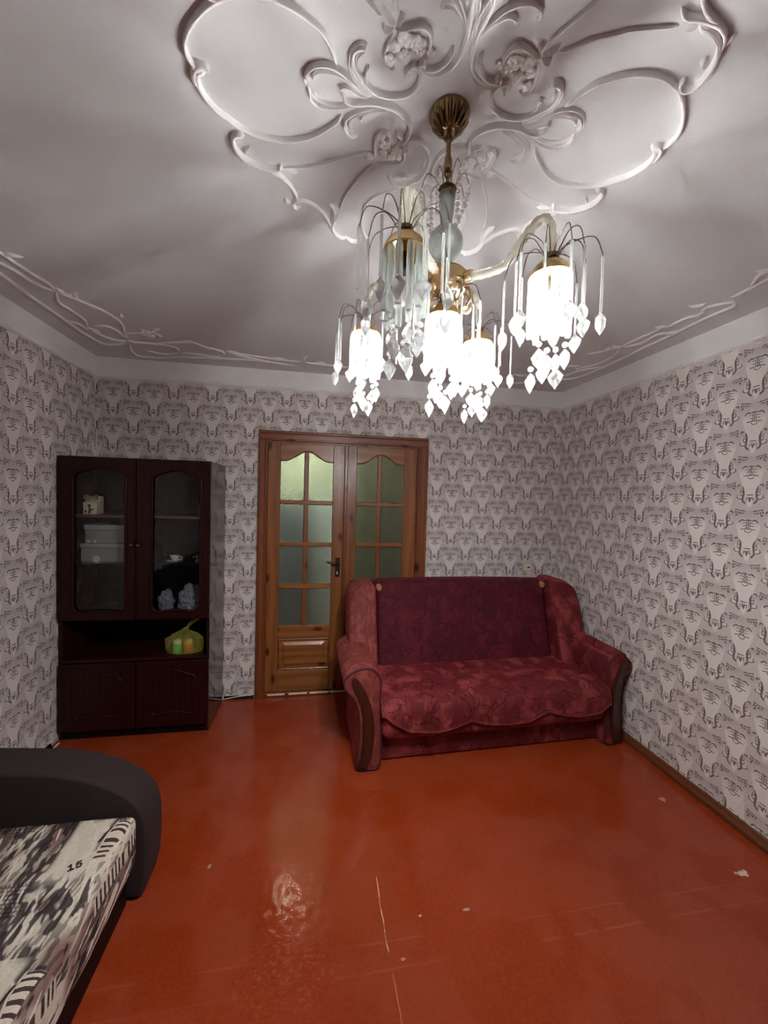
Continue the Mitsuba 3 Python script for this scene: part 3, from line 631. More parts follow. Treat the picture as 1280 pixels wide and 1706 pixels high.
ROWS = [(1.521, 1.82), (1.196, 1.481), (.873, 1.156), (.541, .829)]
def door_leaf(nm, x0, x1, gx, mx, label, handle):
    """Glazed leaf: two stiles, shaped top rail, glazing bars, eight relief panes, a fielded panel below. gx: glazed width; mx: the middle bar."""
    labels[nm] = {'label': label, 'kind': 'structure'}
    y0, y1 = D + .012, D + .050
    g0, g1 = gx
    put('stile', box(x0, g0, y0, y1, .03, 1.953, .004), 'mat_pine', nm)
    put('stile', box(g1, x1, y0, y1, .03, 1.953, .004), 'mat_pine', nm)
    gm = (g0 + g1) / 2
    arch = [(g0 + (g1 - g0) * t, 1.815 + .075 * (0.5 - 0.5 * math.cos(2 * math.pi * min(max((t * 1.16 - .08), 0), 1)))) for t in np.linspace(0, 1, 25)]
    put('top_rail', extrude(Polygon([(g0, 1.953), *arch, (g1, 1.953)]), y1 - y0, 'xz', y0), 'mat_pine_cross', nm)
    put('arch_bead', tube([(x, y0 + .001, z + .002) for x, z in arch], .005, 6), 'mat_casing', nm)
    put('middle_bar', box(mx - .017, mx + .017, y0 + .004, y1 - .004, .541, 1.89, .005), 'mat_pine', nm)
    for za, zb in ((1.481, 1.521), (1.156, 1.196), (.829, .873)):
        put('glazing_bar', box(g0, g1, y0 + .003, y1 - .003, za + .004, zb - .004, .005), 'mat_pine_cross', nm)
    put('lock_rail', box(g0, g1, y0, y1, .443, .541, .004), 'mat_pine_cross', nm)
    put('bottom_rail', box(g0, g1, y0, y1, .03, .194, .004), 'mat_pine_cross', nm)
    pn = put('fielded_panel', cat([box(g0, g1, y0 + .014, y1 - .010, .194, .443)]), 'mat_pine_cross', nm)
    a, b, c, d = g0 + .035, g1 - .035, .225, .412
    ring = lambda k, y: [(a + k, y, c + k), (b - k, y, c + k), (b - k, y, d - k), (a + k, y, d - k)]
    put('field', loft([ring(0, y0 + .014), ring(.022, y0 + .003), ring(.026, y0 + .003)]), 'mat_pine_cross', pn, smooth=False)
    put('moulding', tube([(g0 + .008, y0 + .010, .202), (g1 - .008, y0 + .010, .202), (g1 - .008, y0 + .010, .435), (g0 + .008, y0 + .010, .435)], .008, 6, closed=True), 'mat_casing', pn)
    for r, (za, zb) in enumerate(ROWS):
        for xa, xb in ((g0, mx - .015), (mx + .015, g1)):
            put('pane', box(xa, xb, y0 + .017, y0 + .021, za - .004, (1.895 if r == 0 else zb + .004)), 'mat_relief_glass', nm, smooth=False)
    if handle:
        hx = .183
        h = put('handle_plate', box(hx - .014, hx + .020, y0 - .006, y0 + .001, .925, 1.075, .003), 'mat_black_metal', nm, label='dark metal handle plate')
        put('lever', tube(cr([(hx, y0 - .002, 1.035), (hx, y0 - .040, 1.035), (hx - .015, y0 - .052, 1.036), (hx - .055, y0 - .052, 1.040), (hx - .085, y0 - .048, 1.050)]), .0075, 8), 'mat_black_metal', h, smooth=True)
        put('keyhole', box(hx - .002, hx + .005, y0 - .0075, y0 - .005, .945, .968, .001), 'mat_cream', h)
door_leaf('door_1', -.357, .233, (-.262, .136), -.068, 'left leaf of the varnished pine double door with patterned glass panes', True)
door_leaf('door_2', .238, .807, (.322, .700), .502, 'right leaf of the pine double door, half hidden by the burgundy sofa', False)
put('astragal', box(.222, .250, D - .004, D + .014, .03, 1.953, .005), 'mat_casing', 'door_2')

# ------------------------------------------------------------------ the lit hall that shows through the relief glass
HB = DB + 1.05
struct('wall_hall_back', box(-1.6, 1.9, HB, HB + .08, 0, 2.5), 'mat_hall_wall')
struct('wall_hall_left', box(-1.68, -1.6, DB, HB, 0, 2.5), 'mat_hall_wall')
struct('wall_hall_right', box(1.9, 1.98, DB, HB, 0, 2.5), 'mat_hall_olive')
struct('floor_hall', box(-1.6, 1.9, D + .02, HB, -.08, 0), 'mat_hall_floor')
struct('ceiling_hall', box(-1.6, 1.9, DB, HB, 2.5, 2.58), 'mat_hall_ceiling')
labels['door_3'] = {'label': 'pale door at the back of the hall, blurred by the relief glass', 'kind': 'structure'}
put('slab', box(-.02, .30, HB - .045, HB, 0, 1.50, .004), 'mat_hall_door', 'door_3')
t = thing('hall_wardrobe', 'dark wardrobe in the hall, seen dimly through the left panes', 'wardrobe')
put('body', box(-.95, -.04, HB - .30, HB - .05, 0.0, 1.46, .006), 'mat_blue_grey', t)
put('plinth', box(-.93, -.06, HB - .31, HB - .28, 0.0, .08, .004), 'mat_hall_dark', t)
t = thing('hall_curtain', 'olive curtain in the hall behind the right-hand panes', 'curtain')
pts = [(x, HB - .10 + .022 * math.sin(x * 42)) for x in np.linspace(.40, 1.7, 90)]
put('cloth', extrude(LineString(pts).buffer(.004), 2.28, 'xy', .02), 'mat_hall_olive', t, smooth=40)
put('rail', tube([(.36, HB - .10, 2.32), (1.74, HB - .10, 2.32)], .012, 8), 'mat_brass', t)
t = thing('hall_lamp', 'lit globe pendant in the hall behind the glazed door', 'ceiling lamp')
put('base', lathe([(0, 0), (.05, 0), (.04, -.03), (0, -.03)], 20, (-.14, D + .55, 2.5)), 'mat_frame_white', t)
put('stem', tube([(-.14, D + .55, 2.47), (-.14, D + .55, 2.19)], .005, 8), 'mat_brass', t)
k = key_for('globe', t)
scene[k] = {**ply(ico(.062, (-.14, D + .55, 2.13), 2), 'mat_frame_white', smooth=True), 'emitter': {'type': 'area', 'radiance': rgb(HALL_LAMP, HALL_LAMP * .88, HALL_LAMP * .66)}}

# ================================================================== plasterwork of the ceiling
PROFILES = {'b': [(-1, 0), (-.92, .55), (-.62, .92), (-.2, 1), (.2, 1), (.62, .92), (.92, .55), (1, 0)],
            'a': [(-1, 0), (-.95, .7), (-.65, 1), (-.32, .78), (-.15, .45), (.12, .62), (.5, .66), (.85, .4), (1, 0)],
            'k': [(-1, 0), (-.9, .7), (-.5, 1.05), (-.1, .9), (.3, 1.0), (.75, .75), (1, 0)],
            'l': [(-1, 0), (-.6, .55), (-.15, 1), (0, .72), (.15, 1), (.6, .55), (1, 0)]}
def ribbon(pts, w, h, kind, n=5):
    """A relief band on the ceiling: the profile swept along the curve (metres), hanging down from it."""
    c = cr(pts, n)
    m = len(c)
    t = np.gradient(c, axis=0)
    t /= np.linalg.norm(t, axis=1, keepdims=True) + 1e-9
    nrm = np.stack([-t[:, 1], t[:, 0]], 1)
    s = np.linspace(0, 1, m)
    ww = np.interp(s, [0, .5, 1], w) / 2
    end = np.clip(np.minimum(s, 1 - s) * m / 2.2, 0, 1) ** .6
    ww = ww * (.35 + .65 * end)
    hh = h * (.45 + .55 * end) * np.clip(ww / max(w) * 2.2 + .25, .4, 1)
    prof = np.array(PROFILES[kind])
    v = np.zeros((m, len(prof), 3))
    for j, (a, b) in enumerate(prof):
        v[:, j, :2] = c + nrm * (ww * a)[:, None]
        v[:, j, 2] = H - hh * b + (.0015 if b == 0 else 0)
    return loft(v)

MC, MN = np.array([.295, 1.0]), np.array([1, -.022]) / math.hypot(1, .022)
def mirror(p):
    p = np.asarray(p, float)
    return p - 2 * ((p - MC) @ MN)[..., None] * MN

ros = thing('ceiling_rosette', 'large white plaster rosette of scrolls and blossoms round the chandelier', 'ceiling rosette')
NAMES = {'b': 'scroll_band', 'a': 'acanthus_leaf', 'k': 'volute', 'l': 'leaf_tip'}
for kind, w, h, half, pts in ROSETTE_PATHS:
    q = np.array(pts) / 1000.0
    for pp in (q, mirror(q)):
        put(NAMES[kind], ribbon(pp, np.array(w) * (.72 if kind == 'b' else .82) / 1000.0, h * 1.12 / 1000.0, kind), 'mat_stucco', ros, smooth=45)
def blossom(r):
    ms = [ico(r * .38, (0, 0, -r * .35), 1)]
    for a in np.arange(5) * 2 * np.pi / 5 + .3:
        ms.append(ico(r * .55, (math.cos(a) * r * .62, math.sin(a) * r * .62, -r * .12), 1, (1, 1, 1)))
    m = cat(ms)
    m.apply_scale([1, 1, .75])
    return m
for half, x, y, r in ROSETTE_KNOBS:
    for pp in (np.array([x, y]) / 1000.0, mirror(np.array([x, y]) / 1000.0)):
        put('blossom', moved(blossom(r / 1000.0 * 1.15), (pp[0], pp[1], H - .003), rz=x), 'mat_stucco', ros, smooth=50)

vb = thing('ceiling_vine_border', 'white plaster vine border running round the edge of the ceiling', 'ceiling moulding')
def vclip(p):
    p = np.array(p, float) / 1000.0
    p[:, 0] = np.clip(p[:, 0], XL + .05, XR - .05)
    p[:, 1] = np.minimum(p[:, 1], D - .05)
    return p
for w, pts in VINES:
    put('stem', ribbon(vclip(pts), [w * .0014, w * .0016, w * .0014], .010, 'b', 5), 'mat_stucco', vb, smooth=45)
for i, (x, y) in enumerate(VINE_LEAVES):
    a = i * 1.7
    c = np.array([x, y]) / 1000.0
    pts = [c + (np.array([math.cos(a), math.sin(a)]) * s + np.array([-math.sin(a), math.cos(a)]) * .3 * s * s / .03) for s in (-.035, -.012, .012, .035)]
    put('leaf', ribbon(vclip(np.array(pts) * 1000), [.008, .028, .006], .010, 'l', 4), 'mat_stucco', vb, smooth=45)
for i, (x, y) in enumerate([(-.98, 2.63), (-1.01, 2.60), (1.47, 2.78), (1.56, 2.72)]):
    put('blossom', moved(blossom(.022), (x, y, H - .003), rz=i), 'mat_stucco', vb, smooth=50)

# ================================================================== chandelier
AX, AY = .300, .965
ch = thing('chandelier', 'brass and crystal chandelier with four glass arms hanging from the rosette', 'chandelier')
def at_axis(m):
    m = m.copy(); m.apply_translation((AX, AY, 0)); return m
# canopy with fluted dome
n = 96
th = np.arange(n) * 2 * np.pi / n
rings = []
for r, z in [(.047, H), (.0475, H - .006), (.045, H - .012), (.041, H - .022), (.034, H - .033), (.026, H - .041), (.018, H - .045), (.008, H - .047), (.001, H - .0475)]:
    fl = 1 + (.075 * np.cos(16 * th) if .02 < r < .0465 else 0)
    rings.append(np.stack([AX + r * np.cos(th) * fl, AY + r * np.sin(th) * fl, np.full(n, z)], 1))
cn = put('canopy', loft(rings), 'mat_old_brass', ch, smooth=50)
put('boss', at_axis(lathe([(0, H - .044), (.014, H - .046), (.010, H - .056), (.012, H - .060), (.005, H - .066), (0, H - .066)], 20)), 'mat_old_brass', cn, smooth=40)
put('stem', at_axis(lathe([(0, 2.424), (.0055, 2.424), (.0055, 2.385), (.009, 2.372), (.010, 2.352), (.006, 2.345), (0, 2.345)], 14)), 'mat_old_brass', ch, smooth=40)
for i in range(3):
    z = 2.343 - i * .020
    c = [(AX + (.008 * math.cos(a) if i % 2 == 0 else 0), AY + (.008 * math.cos(a) if i % 2 else 0), z + .0135 * math.sin(a)) for a in np.arange(16) * 2 * np.pi / 16]
    put('chain_link', tube(c, .0024, 6, closed=True), 'mat_old_brass', ch, smooth=True)
cw = put('crown', at_axis(lathe([(0, 2.306), (.020, 2.306), (.024, 2.300), (.020, 2.294), (.014, 2.290), (0, 2.290)], 20)), 'mat_old_brass', ch, smooth=40)
n = 32
th = np.arange(n) * 2 * np.pi / n
rings = [np.stack([AX + (r * (1 + .05 * np.cos(8 * th + z * 160))) * np.cos(th), AY + (r * (1 + .05 * np.cos(8 * th + z * 160))) * np.sin(th), np.full(n, z)], 1) for r, z in zip(np.interp(np.linspace(0, 1, 16), [0, .2, 1], [.0195, .019, .0125]), np.linspace(2.293, 2.213, 16))]
put('column', loft(rings), 'mat_grey_glass', ch, smooth=40)
m = trimesh.creation.icosphere(subdivisions=2, radius=.042)
put('ball', at_axis(moved(m, (0, 0, 2.174))), 'mat_grey_glass', ch, smooth=False)
put('bead', at_axis(moved(trimesh.creation.icosphere(subdivisions=1, radius=.016), (0, 0, 2.117))), 'mat_grey_glass', ch, smooth=False)
put('hub', at_axis(lathe([(0, 2.108), (.022, 2.108), (.050, 2.102), (.058, 2.094), (.058, 2.068), (.050, 2.060), (.030, 2.054), (0, 2.054)], 32)), 'mat_brass', ch, smooth=35)
fil = []
for a in np.arange(10) * 2 * np.pi / 10:
    c = np.array([math.cos(a), math.sin(a)])
    fil.append(tube(cr([(AX + c[0] * r, AY + c[1] * r, z) for r, z in ((.050, 2.062), (.064, 2.050), (.066, 2.030), (.054, 2.016), (.044, 2.026), (.050, 2.040))]), .0032, 6))
put('filigree', cat(fil), 'mat_brass', ch, smooth=True)
# crown sprays with strings of beads
bead_m = trimesh.creation.icosphere(subdivisions=1, radius=.0052)
for i, a in enumerate(np.arange(7) * 2 * np.pi / 7 + .35):
    R = .052 + .010 * (i % 2)
    c = np.array([math.cos(a), math.sin(a)])
    tip = (AX + c[0] * R, AY + c[1] * R, 2.300 + .008 * (i % 3))
    g = put('spray_wire', tube(cr([(AX + c[0] * r, AY + c[1] * r, z) for r, z in ((.018, 2.302), (.026, 2.322), (R * .8, 2.330 + .006 * (i % 2)), (R, tip[2] + .004))]), .0013, 5), 'mat_wire', cw, smooth=True)
    ms, k = [], 9 if i % 2 else 7
    for j in range(k):
        f = j / (k - 1)
        inward = (.030 * f * f if i % 3 == 0 else .004 * f)
        ms.append(moved(bead_m, (tip[0] - c[0] * inward, tip[1] - c[1] * inward, tip[2] - .004 - .0138 * j)))
    put('bead_string', cat(ms), 'mat_crystal', cw, smooth=False)

def spun(path, r, n=10, twist=330.0, amp=.20):
    """A twisted glass tube along the path."""
    p = cr(path, 8)
    m = tube(p, r, n)
    v = np.array(m.vertices)
    s = np.concatenate([[0], np.cumsum(np.linalg.norm(np.diff(p, axis=0), axis=1))])
    ring = v[:len(p) * n].reshape(len(p), n, 3)
    ang = np.arange(n) * 2 * np.pi / n
    k = 1 + amp * np.cos(2.0 * (ang[None] * 1) + twist * s[:, None])
    v[:len(p) * n] = (p[:, None] + (ring - p[:, None]) * k[..., None]).reshape(-1, 3)
    m.vertices = v
    return m

# meshes that the five lamps share
def kite(w=.0165, up=.014, dn=.027, t=.0090):
    pts = [(0, up * 1.35), (w * .45, up * .75), (w, 0), (w * .72, -dn * .42), (0, -dn), (-w * .72, -dn * .42), (-w, 0), (-w * .45, up * .75)]
    v = [(x, 0, z) for x, z in pts] + [(x * .45, t, z * .45) for x, z in pts] + [(x * .45, -t, z * .45) for x, z in pts]
    return trimesh.convex.convex_hull(np.array(v))
DOME = ply(lathe([(0, .033), (.012, .034), (.024, .029), (.034, .020), (.041, .008), (.044, 0), (.0415, -.001), (.038, .007), (.030, .017), (.020, .024), (0, .027)], 28), 'mat_brass', smooth=40)
COLLAR = ply(lathe([(0, .048), (.013, .048), (.015, .040), (.011, .033), (0, .033)], 18), 'mat_old_brass', smooth=40)
SOCKET = ply(lathe([(0, .026), (.0125, .026), (.0125, -.012), (.015, -.014), (.015, -.036), (.012, -.038), (0, -.038)], 20), 'mat_black_plastic', smooth=40)
SOCKET_BRASS = ply(lathe([(0, .027), (.0165, .026), (.0165, -.004), (0, -.004)], 20), 'mat_brass', smooth=40)
BULB_M = lathe([(0, -.036), (.011, -.037), (.014, -.048), (.022, -.062), (.0275, -.080), (.0275, -.094), (.022, -.110), (.012, -.119), (.0005, -.122)], 20)
TUBES = [ply(lathe([(0, 0), (.0052, 0), (.0070, -.006), (.0074, -L + .010), (.0058, -L), (0, -L - .002)], 10), 'mat_haze_glass', smooth=40) for L in (.112, .124)]
ROD = ply(trimesh.creation.cylinder(radius=.0027, height=.108, sections=6, transform=trimesh.transformations.translation_matrix((0, 0, -.058))), 'mat_haze_glass', smooth=False)
RING = ply(tube([(.0032 * math.cos(a), 0, .0032 * math.sin(a)) for a in np.arange(10) * 2 * np.pi / 10], .0007, 4, closed=True), 'mat_wire', smooth=True)
KITE = ply(kite(), 'mat_crystal', smooth=False)
PEARL = ply(ico(.0062, sub=2), 'mat_pearl', smooth=True)
DROP = ply(trimesh.creation.icosphere(subdivisions=1, radius=.0055), 'mat_crystal', smooth=False)
def hook(R, zt, zp):
    return tube(cr([(.012, 0, .040), (.020, 0, .055), (R * .55, 0, zp), (R * .85, 0, zp - .006), (R, 0, zt)]), .0011, 5)
HOOKS = [ply(hook(.096, .020, .064), 'mat_wire', smooth=True), ply(hook(.072, .034, .078), 'mat_wire', smooth=True)]

def lamp(x, y, z, lit, turn, tubes=12, hooks=12, cup_label=None):
    """One lamp: brass cup with socket and bulb, a curtain of glass tubes, wire sprays with rods and kite crystals."""
    base = T().translate([x, y, z])
    cup = put('lamp_cup', DOME, None, ch, tw=base)
    if cup_label:
        labels[cup] = {'label': cup_label}
    put('collar', COLLAR, None, cup, tw=base)
    put('socket_sleeve', SOCKET_BRASS, None, cup, tw=base)
    put('socket', SOCKET, None, cup, tw=base)
    if lit:
        k = key_for('bulb', cup)
        scene[k] = {**ply(BULB_M, 'mat_white_plastic', smooth=40), 'to_world': base, 'emitter': {'type': 'area', 'radiance': rgb(BULB, BULB * .99, BULB * .975)}}
    for i in range(tubes):
        a = turn + i * 360.0 / tubes
        put('glass_tube', TUBES[i % 2], None, cup, tw=base @ T().rotate([0, 0, 1], a) @ T().translate([.0385, 0, -.001]))
    for i in range(hooks):
        a = turn + 9 + i * 360.0 / hooks + (4 if i % 3 == 0 else 0)
        R, zt = ((.096, .020), (.072, .034))[i % 2]
        put('spray_wire', HOOKS[i % 2], None, cup, tw=base @ T().rotate([0, 0, 1], a))
        here = base @ T().rotate([0, 0, 1], a) @ T().translate([R, 0, zt])
        put('glass_rod', ROD, None, cup, tw=here)
        if (i * 7 + int(turn)) % 5 != 0:
            put('kite_crystal', KITE, None, cup, tw=here @ T().translate([0, 0, -.130]) @ T().rotate([0, 0, 1], 90 + 30 * math.sin(5.3 * i)))
    for i in range(7):
        a = turn + 20 + i * 360.0 / 7
        down = -.140 - .022 * (i % 3)
        here = base @ T().rotate([0, 0, 1], a) @ T().translate([.034 - .012 * (i % 2), 0, down])
        put('pearl', PEARL, None, cup, tw=here)
        put('kite_crystal', KITE, None, cup, tw=here @ T().translate([0, 0, -.026]) @ T().rotate([0, 0, 1], 40 * i))
    return cup
LAMPS = [('front', .160, .771, 2.022, False, 3), ('right', .476, .790, 2.022, True, 11), ('left', .135, 1.178, 2.022, True, 20), ('back', .473, 1.164, 2.022, True, 27)]
for nm, x, y, z, lit, turn in LAMPS:
    d = np.array([x - AX, y - AY]); R = np.hypot(*d); d /= R
    path = [(AX + d[0] * r, AY + d[1] * r, zz) for r, zz in ((.050, 2.078), (.095, 2.074), (R * .60, 2.078), (R * .76, 2.122), (R * .90, 2.150), (R * .985, 2.128), (R, 2.066))]
    put('glass_arm', spun(path, .0095), 'mat_arm_glass', ch, smooth=True)
    put('arm_ferrule', moved(trimesh.creation.cylinder(radius=.0135, height=.022, sections=14), (0, 0, 0), ry=math.pi / 2).apply_transform(trimesh.transformations.rotation_matrix(math.atan2(d[1], d[0]), [0, 0, 1])).apply_translation((AX + d[0] * .062, AY + d[1] * .062, 2.078)), 'mat_brass', ch)
    lamp(x, y, z, lit, turn, cup_label=None if lit else 'unlit brass cup with an empty black socket')
lamp(AX, AY, 1.995, True, 5)

# ================================================================== burgundy sofa
SO, SR = np.array([1.130, 2.235, 0.0]), 0.028
def sofa(m):
    return moved(m, SO, rz=SR)
so = thing('sofa', 'burgundy velour sofa with wing back, scalloped seat cover and wooden arm fronts', 'sofa')
def wavy(p, u):
    f = 1 - u[:, 1]
    p[:, 1] += (u[:, 1] < .3) * .006 * np.sin(p[:, 0] * 95 + 2 * np.sin(p[:, 0] * 23)) * (0.4 + 0.6 * u[:, 2])
    p[:, 2] = np.maximum(p[:, 2], .004)
    return p
put('base', sofa(soft_box(-.74, .74, .070, .80, .004, .150, .025, .02, wavy)), 'mat_sofa_fabric', so, smooth=True)
def crown(p, u):
    k = (4 * u[:, 0] * (1 - u[:, 0])) ** .4 * np.clip(u[:, 1] * 5, 0, 1) ** .5 * (1 - .35 * u[:, 1])
    p[:, 2] += np.where(u[:, 2] > .5, .020 * k, 0) + .010 * (meshkit.fbm(p * 7, 2, 3) - .5) * (u[:, 2] > .3)
    p[:, 1] += .012 * (meshkit.fbm(p * 9, 2, 5) - .5)
    return p
put('seat_cushion', sofa(soft_box(-.735, .735, -.030, .52, .165, .392, .060, .022, crown)), 'mat_sofa_fabric', so, smooth=True)
# seat cover: a sheet over the cushion's top that hangs over its front in three scallops
SCX = [-.745, -.731, -.672, -.576, -.418, -.303, -.200, -.125, .028, .164, .241, .296, .402, .533, .665, .735]
SCZ = [.400, .345, .292, .235, .216, .232, .268, .242, .224, .230, .258, .284, .250, .231, .246, .300]
NX, NS = 150, 26
xs = np.linspace(-.738, .738, NX)
ze = np.interp(xs, SCX, SCZ)
ze = np.convolve(np.pad(ze, 2, mode='edge'), [.1, .2, .4, .2, .1], 'valid')
def cover_point(x, s, z_end, off):
    """s from 0 (back of the seat) to 1 (scalloped hem)."""
    rr, yf, zt = .064, -.034, .398
    ye = .46
    Lt, La, Lf = ye - (yf + rr), rr * math.pi / 2, max(zt - rr - z_end, .0)
    k = 4 * (x / 1.476 + .5) * (.5 - x / 1.476)
    lift = .020 * max(k, 0) ** .4
    d = s * (Lt + La + Lf)
    if d < Lt:
        y, z, ny, nz = ye - d, zt, 0, 1
        lf = lift * (1 - .35 * (y + .03) / .55) * min(1, ((y + .03) / .55 * 5 + .05)) ** .5
    elif d < Lt + La:
        a = (d - Lt) / rr
        y, z, ny, nz = yf + rr - rr * math.sin(a), zt - rr + rr * math.cos(a), -math.sin(a), math.cos(a)
        lf = lift * .4 * (1 - (d - Lt) / La)
    else:
        y, z, ny, nz = yf, zt - rr - (d - Lt - La), -1, 0
        lf = 0
    bumpz = .010 * (meshkit.fbm(np.array([[x * 8, y * 8, 1.0]]), 2, 11)[0] - .5)
    return [x, y + ny * (off + .006), z + lf + nz * (off + .004) + (bumpz if nz > .5 else 0)]
top = np.array([[cover_point(x, s, e, .005) for s in np.linspace(0, 1, NS)] for x, e in zip(xs, ze)])
bot = np.array([[cover_point(x, s, e, .000) for s in np.linspace(0, 1, NS)] for x, e in zip(xs, ze)])
put('seat_cover', sofa(loft([np.vstack([a, b[::-1]]) for a, b in zip(top, bot)])), 'mat_sofa_fabric', so, smooth=50)
put('piping', sofa(tube(np.array([t_[-1] for t_ in top]) + [0, -.001, 0], .0065, 8)), 'mat_sofa_fabric', f'{so}__seat_cover', smooth=True)
def lean(p):
    """The back leans: shifts points backwards with height."""
    p = p.copy()
    p[:, 1] += .26 * np.clip(p[:, 2] - .36, 0, 1)
    return p
def backfn(p, u):
    k = (4 * u[:, 0] * (1 - u[:, 0])) ** .35 * (4 * u[:, 2] * (1 - u[:, 2]) + .02) ** .35
    p[:, 1] -= np.where(u[:, 1] < .5, .022 * k, 0) + .008 * (meshkit.fbm(p * 8, 2, 21) - .5)
    p[:, 2] += .010 * (u[:, 2] > .9) * np.sin(u[:, 0] * np.pi) - .008 * u[:, 2] * (u[:, 0] - .5)
    return lean(p)
put('back_panel', sofa(soft_box(-.680, .650, .435, .60, .33, .955, .045, .022, backfn)), 'mat_sofa_back', so, smooth=True)
def wingfn(side):
    def fn(p, u):
        o = u[:, 0] if side > 0 else 1 - u[:, 0]
        # the top outer corner is rounded off, the wing swells towards its front edge
        k = np.clip((p[:, 2] - .84) / .14, 0, 1) * np.clip(o * 1.3 - .3, 0, 1)
        p[:, 2] -= .055 * k ** 2
        p[:, 0] -= side * .035 * k ** 2
        p[:, 0] += side * .018 * np.sin(np.clip((p[:, 2] - .45) / .5, 0, 1) * np.pi) * o
        p[:, 1] -= .03 * np.clip(1 - (p[:, 2] - .4) / .5, 0, 1) * (u[:, 1] < .5)
        return lean(p)
    return fn
put('wing', sofa(soft_box(-.865, -.685, .345, .60, .20, .962, .048, .022, wingfn(-1))), 'mat_sofa_arm', so, smooth=True, label='left wing of the sofa back, lighter from worn nap')
put('wing', sofa(soft_box(.655, .865, .345, .60, .20, .975, .050, .022, wingfn(1))), 'mat_sofa_fabric', so, smooth=True)
put('back_board', sofa(soft_box(-.84, .84, .775, .83, .02, .93, .02, .06)), 'mat_sofa_fabric', so, smooth=True)
def arm_section(flare):
    """Front outline of a scroll arm, x outwards from the seat, z up."""
    pts = [(.0, .006), (.0, .30), (.004, .42), (.000, .50), (.012, .555), (.055, .598), (.115, .604), (.175 + flare, .582), (.215 + flare, .540), (.212 + flare, .490), (.175 + flare, .450), (.140 + flare * .7, .390), (.122 + flare * .5, .300), (.125 + flare * .4, .18), (.130 + flare * .4, .06), (.124 + flare * .4, .008)]
    return cr(pts, 4, closed=True)
def arm(side, x0, flare, bsdf, label=None):
    sec = arm_section(flare)
    cen = sec.mean(0)
    rings = []
    for y, k, dz in ((-.006, .90, 0), (.004, .965, 0), (.022, 1.0, 0), (.15, 1.0, 0), (.30, 1.0, .004), (.45, .99, .006), (.56, .97, .006)):
        q = cen + (sec - cen) * k
        q[:, 1] = np.maximum(q[:, 1], .005)
        rings.append(np.stack([side * (x0 + q[:, 0]), np.full(len(q), y), q[:, 1] + dz * (q[:, 1] > .4)], 1))
    kk = put('arm', sofa(loft(rings)), bsdf, so, smooth=50, **({'label': label} if label else {}))
    # S-shaped wooden facing let into the front
    mid = cr([(.165 + flare, .545), (.140 + flare * .9, .500), (.100 + flare * .6, .420), (.078 + flare * .4, .330), (.070 + flare * .3, .23), (.078 + flare * .3, .12), (.100 + flare * .3, .030)], 6)
    wd = np.interp(np.linspace(0, 1, len(mid)), [0, .1, .35, .7, 1], [.008, .021, .027, .034, .028])
    tt = np.gradient(mid, axis=0); tt /= np.linalg.norm(tt, axis=1, keepdims=True)
    nn = np.stack([-tt[:, 1], tt[:, 0]], 1)
    def strip(k, y):
        return [(side * (x0 + a[0]), y, a[1]) for a in np.vstack([mid + nn * (wd * k)[:, None], (mid - nn * (wd * k)[:, None])[::-1]])]
    poly = Polygon([(a[0], a[2]) for a in strip(1.0, 0)]).buffer(0)
    inner = poly.buffer(-.009)
    put('facing', sofa(cat([extrude(poly, .014, 'xz', -.018), extrude(inner, .008, 'xz', -.024)])), 'mat_arm_wood', kk, smooth=30, label='dark wooden arm facing')
    put('piping', sofa(tube([(side * (x0 + a[0]), -.004, max(a[1], .012)) for a in cen + (sec - cen) * .955], .006, 6, closed=True)), 'mat_piping', kk, smooth=True)
arm(-1, .735, .000, 'mat_sofa_arm', 'left scroll arm, lighter from worn nap')
arm(1, .735, -.045, 'mat_sofa_fabric')
for x in (-.655, .622):
    m = loft([[(x + .022 * math.cos(a) * k, .5845 + dy, .918 + .026 * math.sin(a) * k) for a in np.arange(8) * 2 * np.pi / 8 + .39] for k, dy in ((1, .012), (1, -.012), (.72, -.022), (.1, -.025))])
    put('button', sofa(m), 'mat_button_wood', so, smooth=False, label='faceted light wooden button')

# ================================================================== mahogany display cabinet
CA0, CA1, CY, CTOP = -1.522, -.655, 2.712, 1.756
cab = thing('cabinet', 'tall dark mahogany display cabinet with two arched glass doors in the corner', 'cabinet')
yb = D - .006
put('side_panel', box(CA0, CA0 + .018, CY + .018, yb, .02, CTOP, .002), 'mat_mahogany', cab)
put('side_panel', box(CA1 - .018, CA1, CY + .018, yb, .02, CTOP, .002), 'mat_mahogany_gloss', cab, label='glossy right side panel that mirrors the wallpaper')
put('top_board', box(CA0 + .018, CA1 - .018, CY + .018, yb, CTOP - .018, CTOP, .002), 'mat_mahogany', cab)
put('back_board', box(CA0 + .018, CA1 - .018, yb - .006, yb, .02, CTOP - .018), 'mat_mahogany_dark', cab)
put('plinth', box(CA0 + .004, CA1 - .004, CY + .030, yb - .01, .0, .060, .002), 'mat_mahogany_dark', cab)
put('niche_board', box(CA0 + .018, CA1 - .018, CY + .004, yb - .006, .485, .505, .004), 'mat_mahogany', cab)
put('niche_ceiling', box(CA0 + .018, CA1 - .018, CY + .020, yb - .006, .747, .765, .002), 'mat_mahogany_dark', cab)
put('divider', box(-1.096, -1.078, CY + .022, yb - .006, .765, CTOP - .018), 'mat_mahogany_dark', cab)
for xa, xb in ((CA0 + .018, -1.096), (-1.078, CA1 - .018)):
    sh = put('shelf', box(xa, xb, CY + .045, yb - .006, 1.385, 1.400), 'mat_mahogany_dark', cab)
    put('front_edge', box(xa, xb, CY + .041, CY + .045, 1.384, 1.401, .001), 'mat_shelf_edge', sh)
    put('glass_shelf', box(xa, xb, CY + .050, yb - .006, 1.094, 1.100, .001), 'mat_pane', cab)
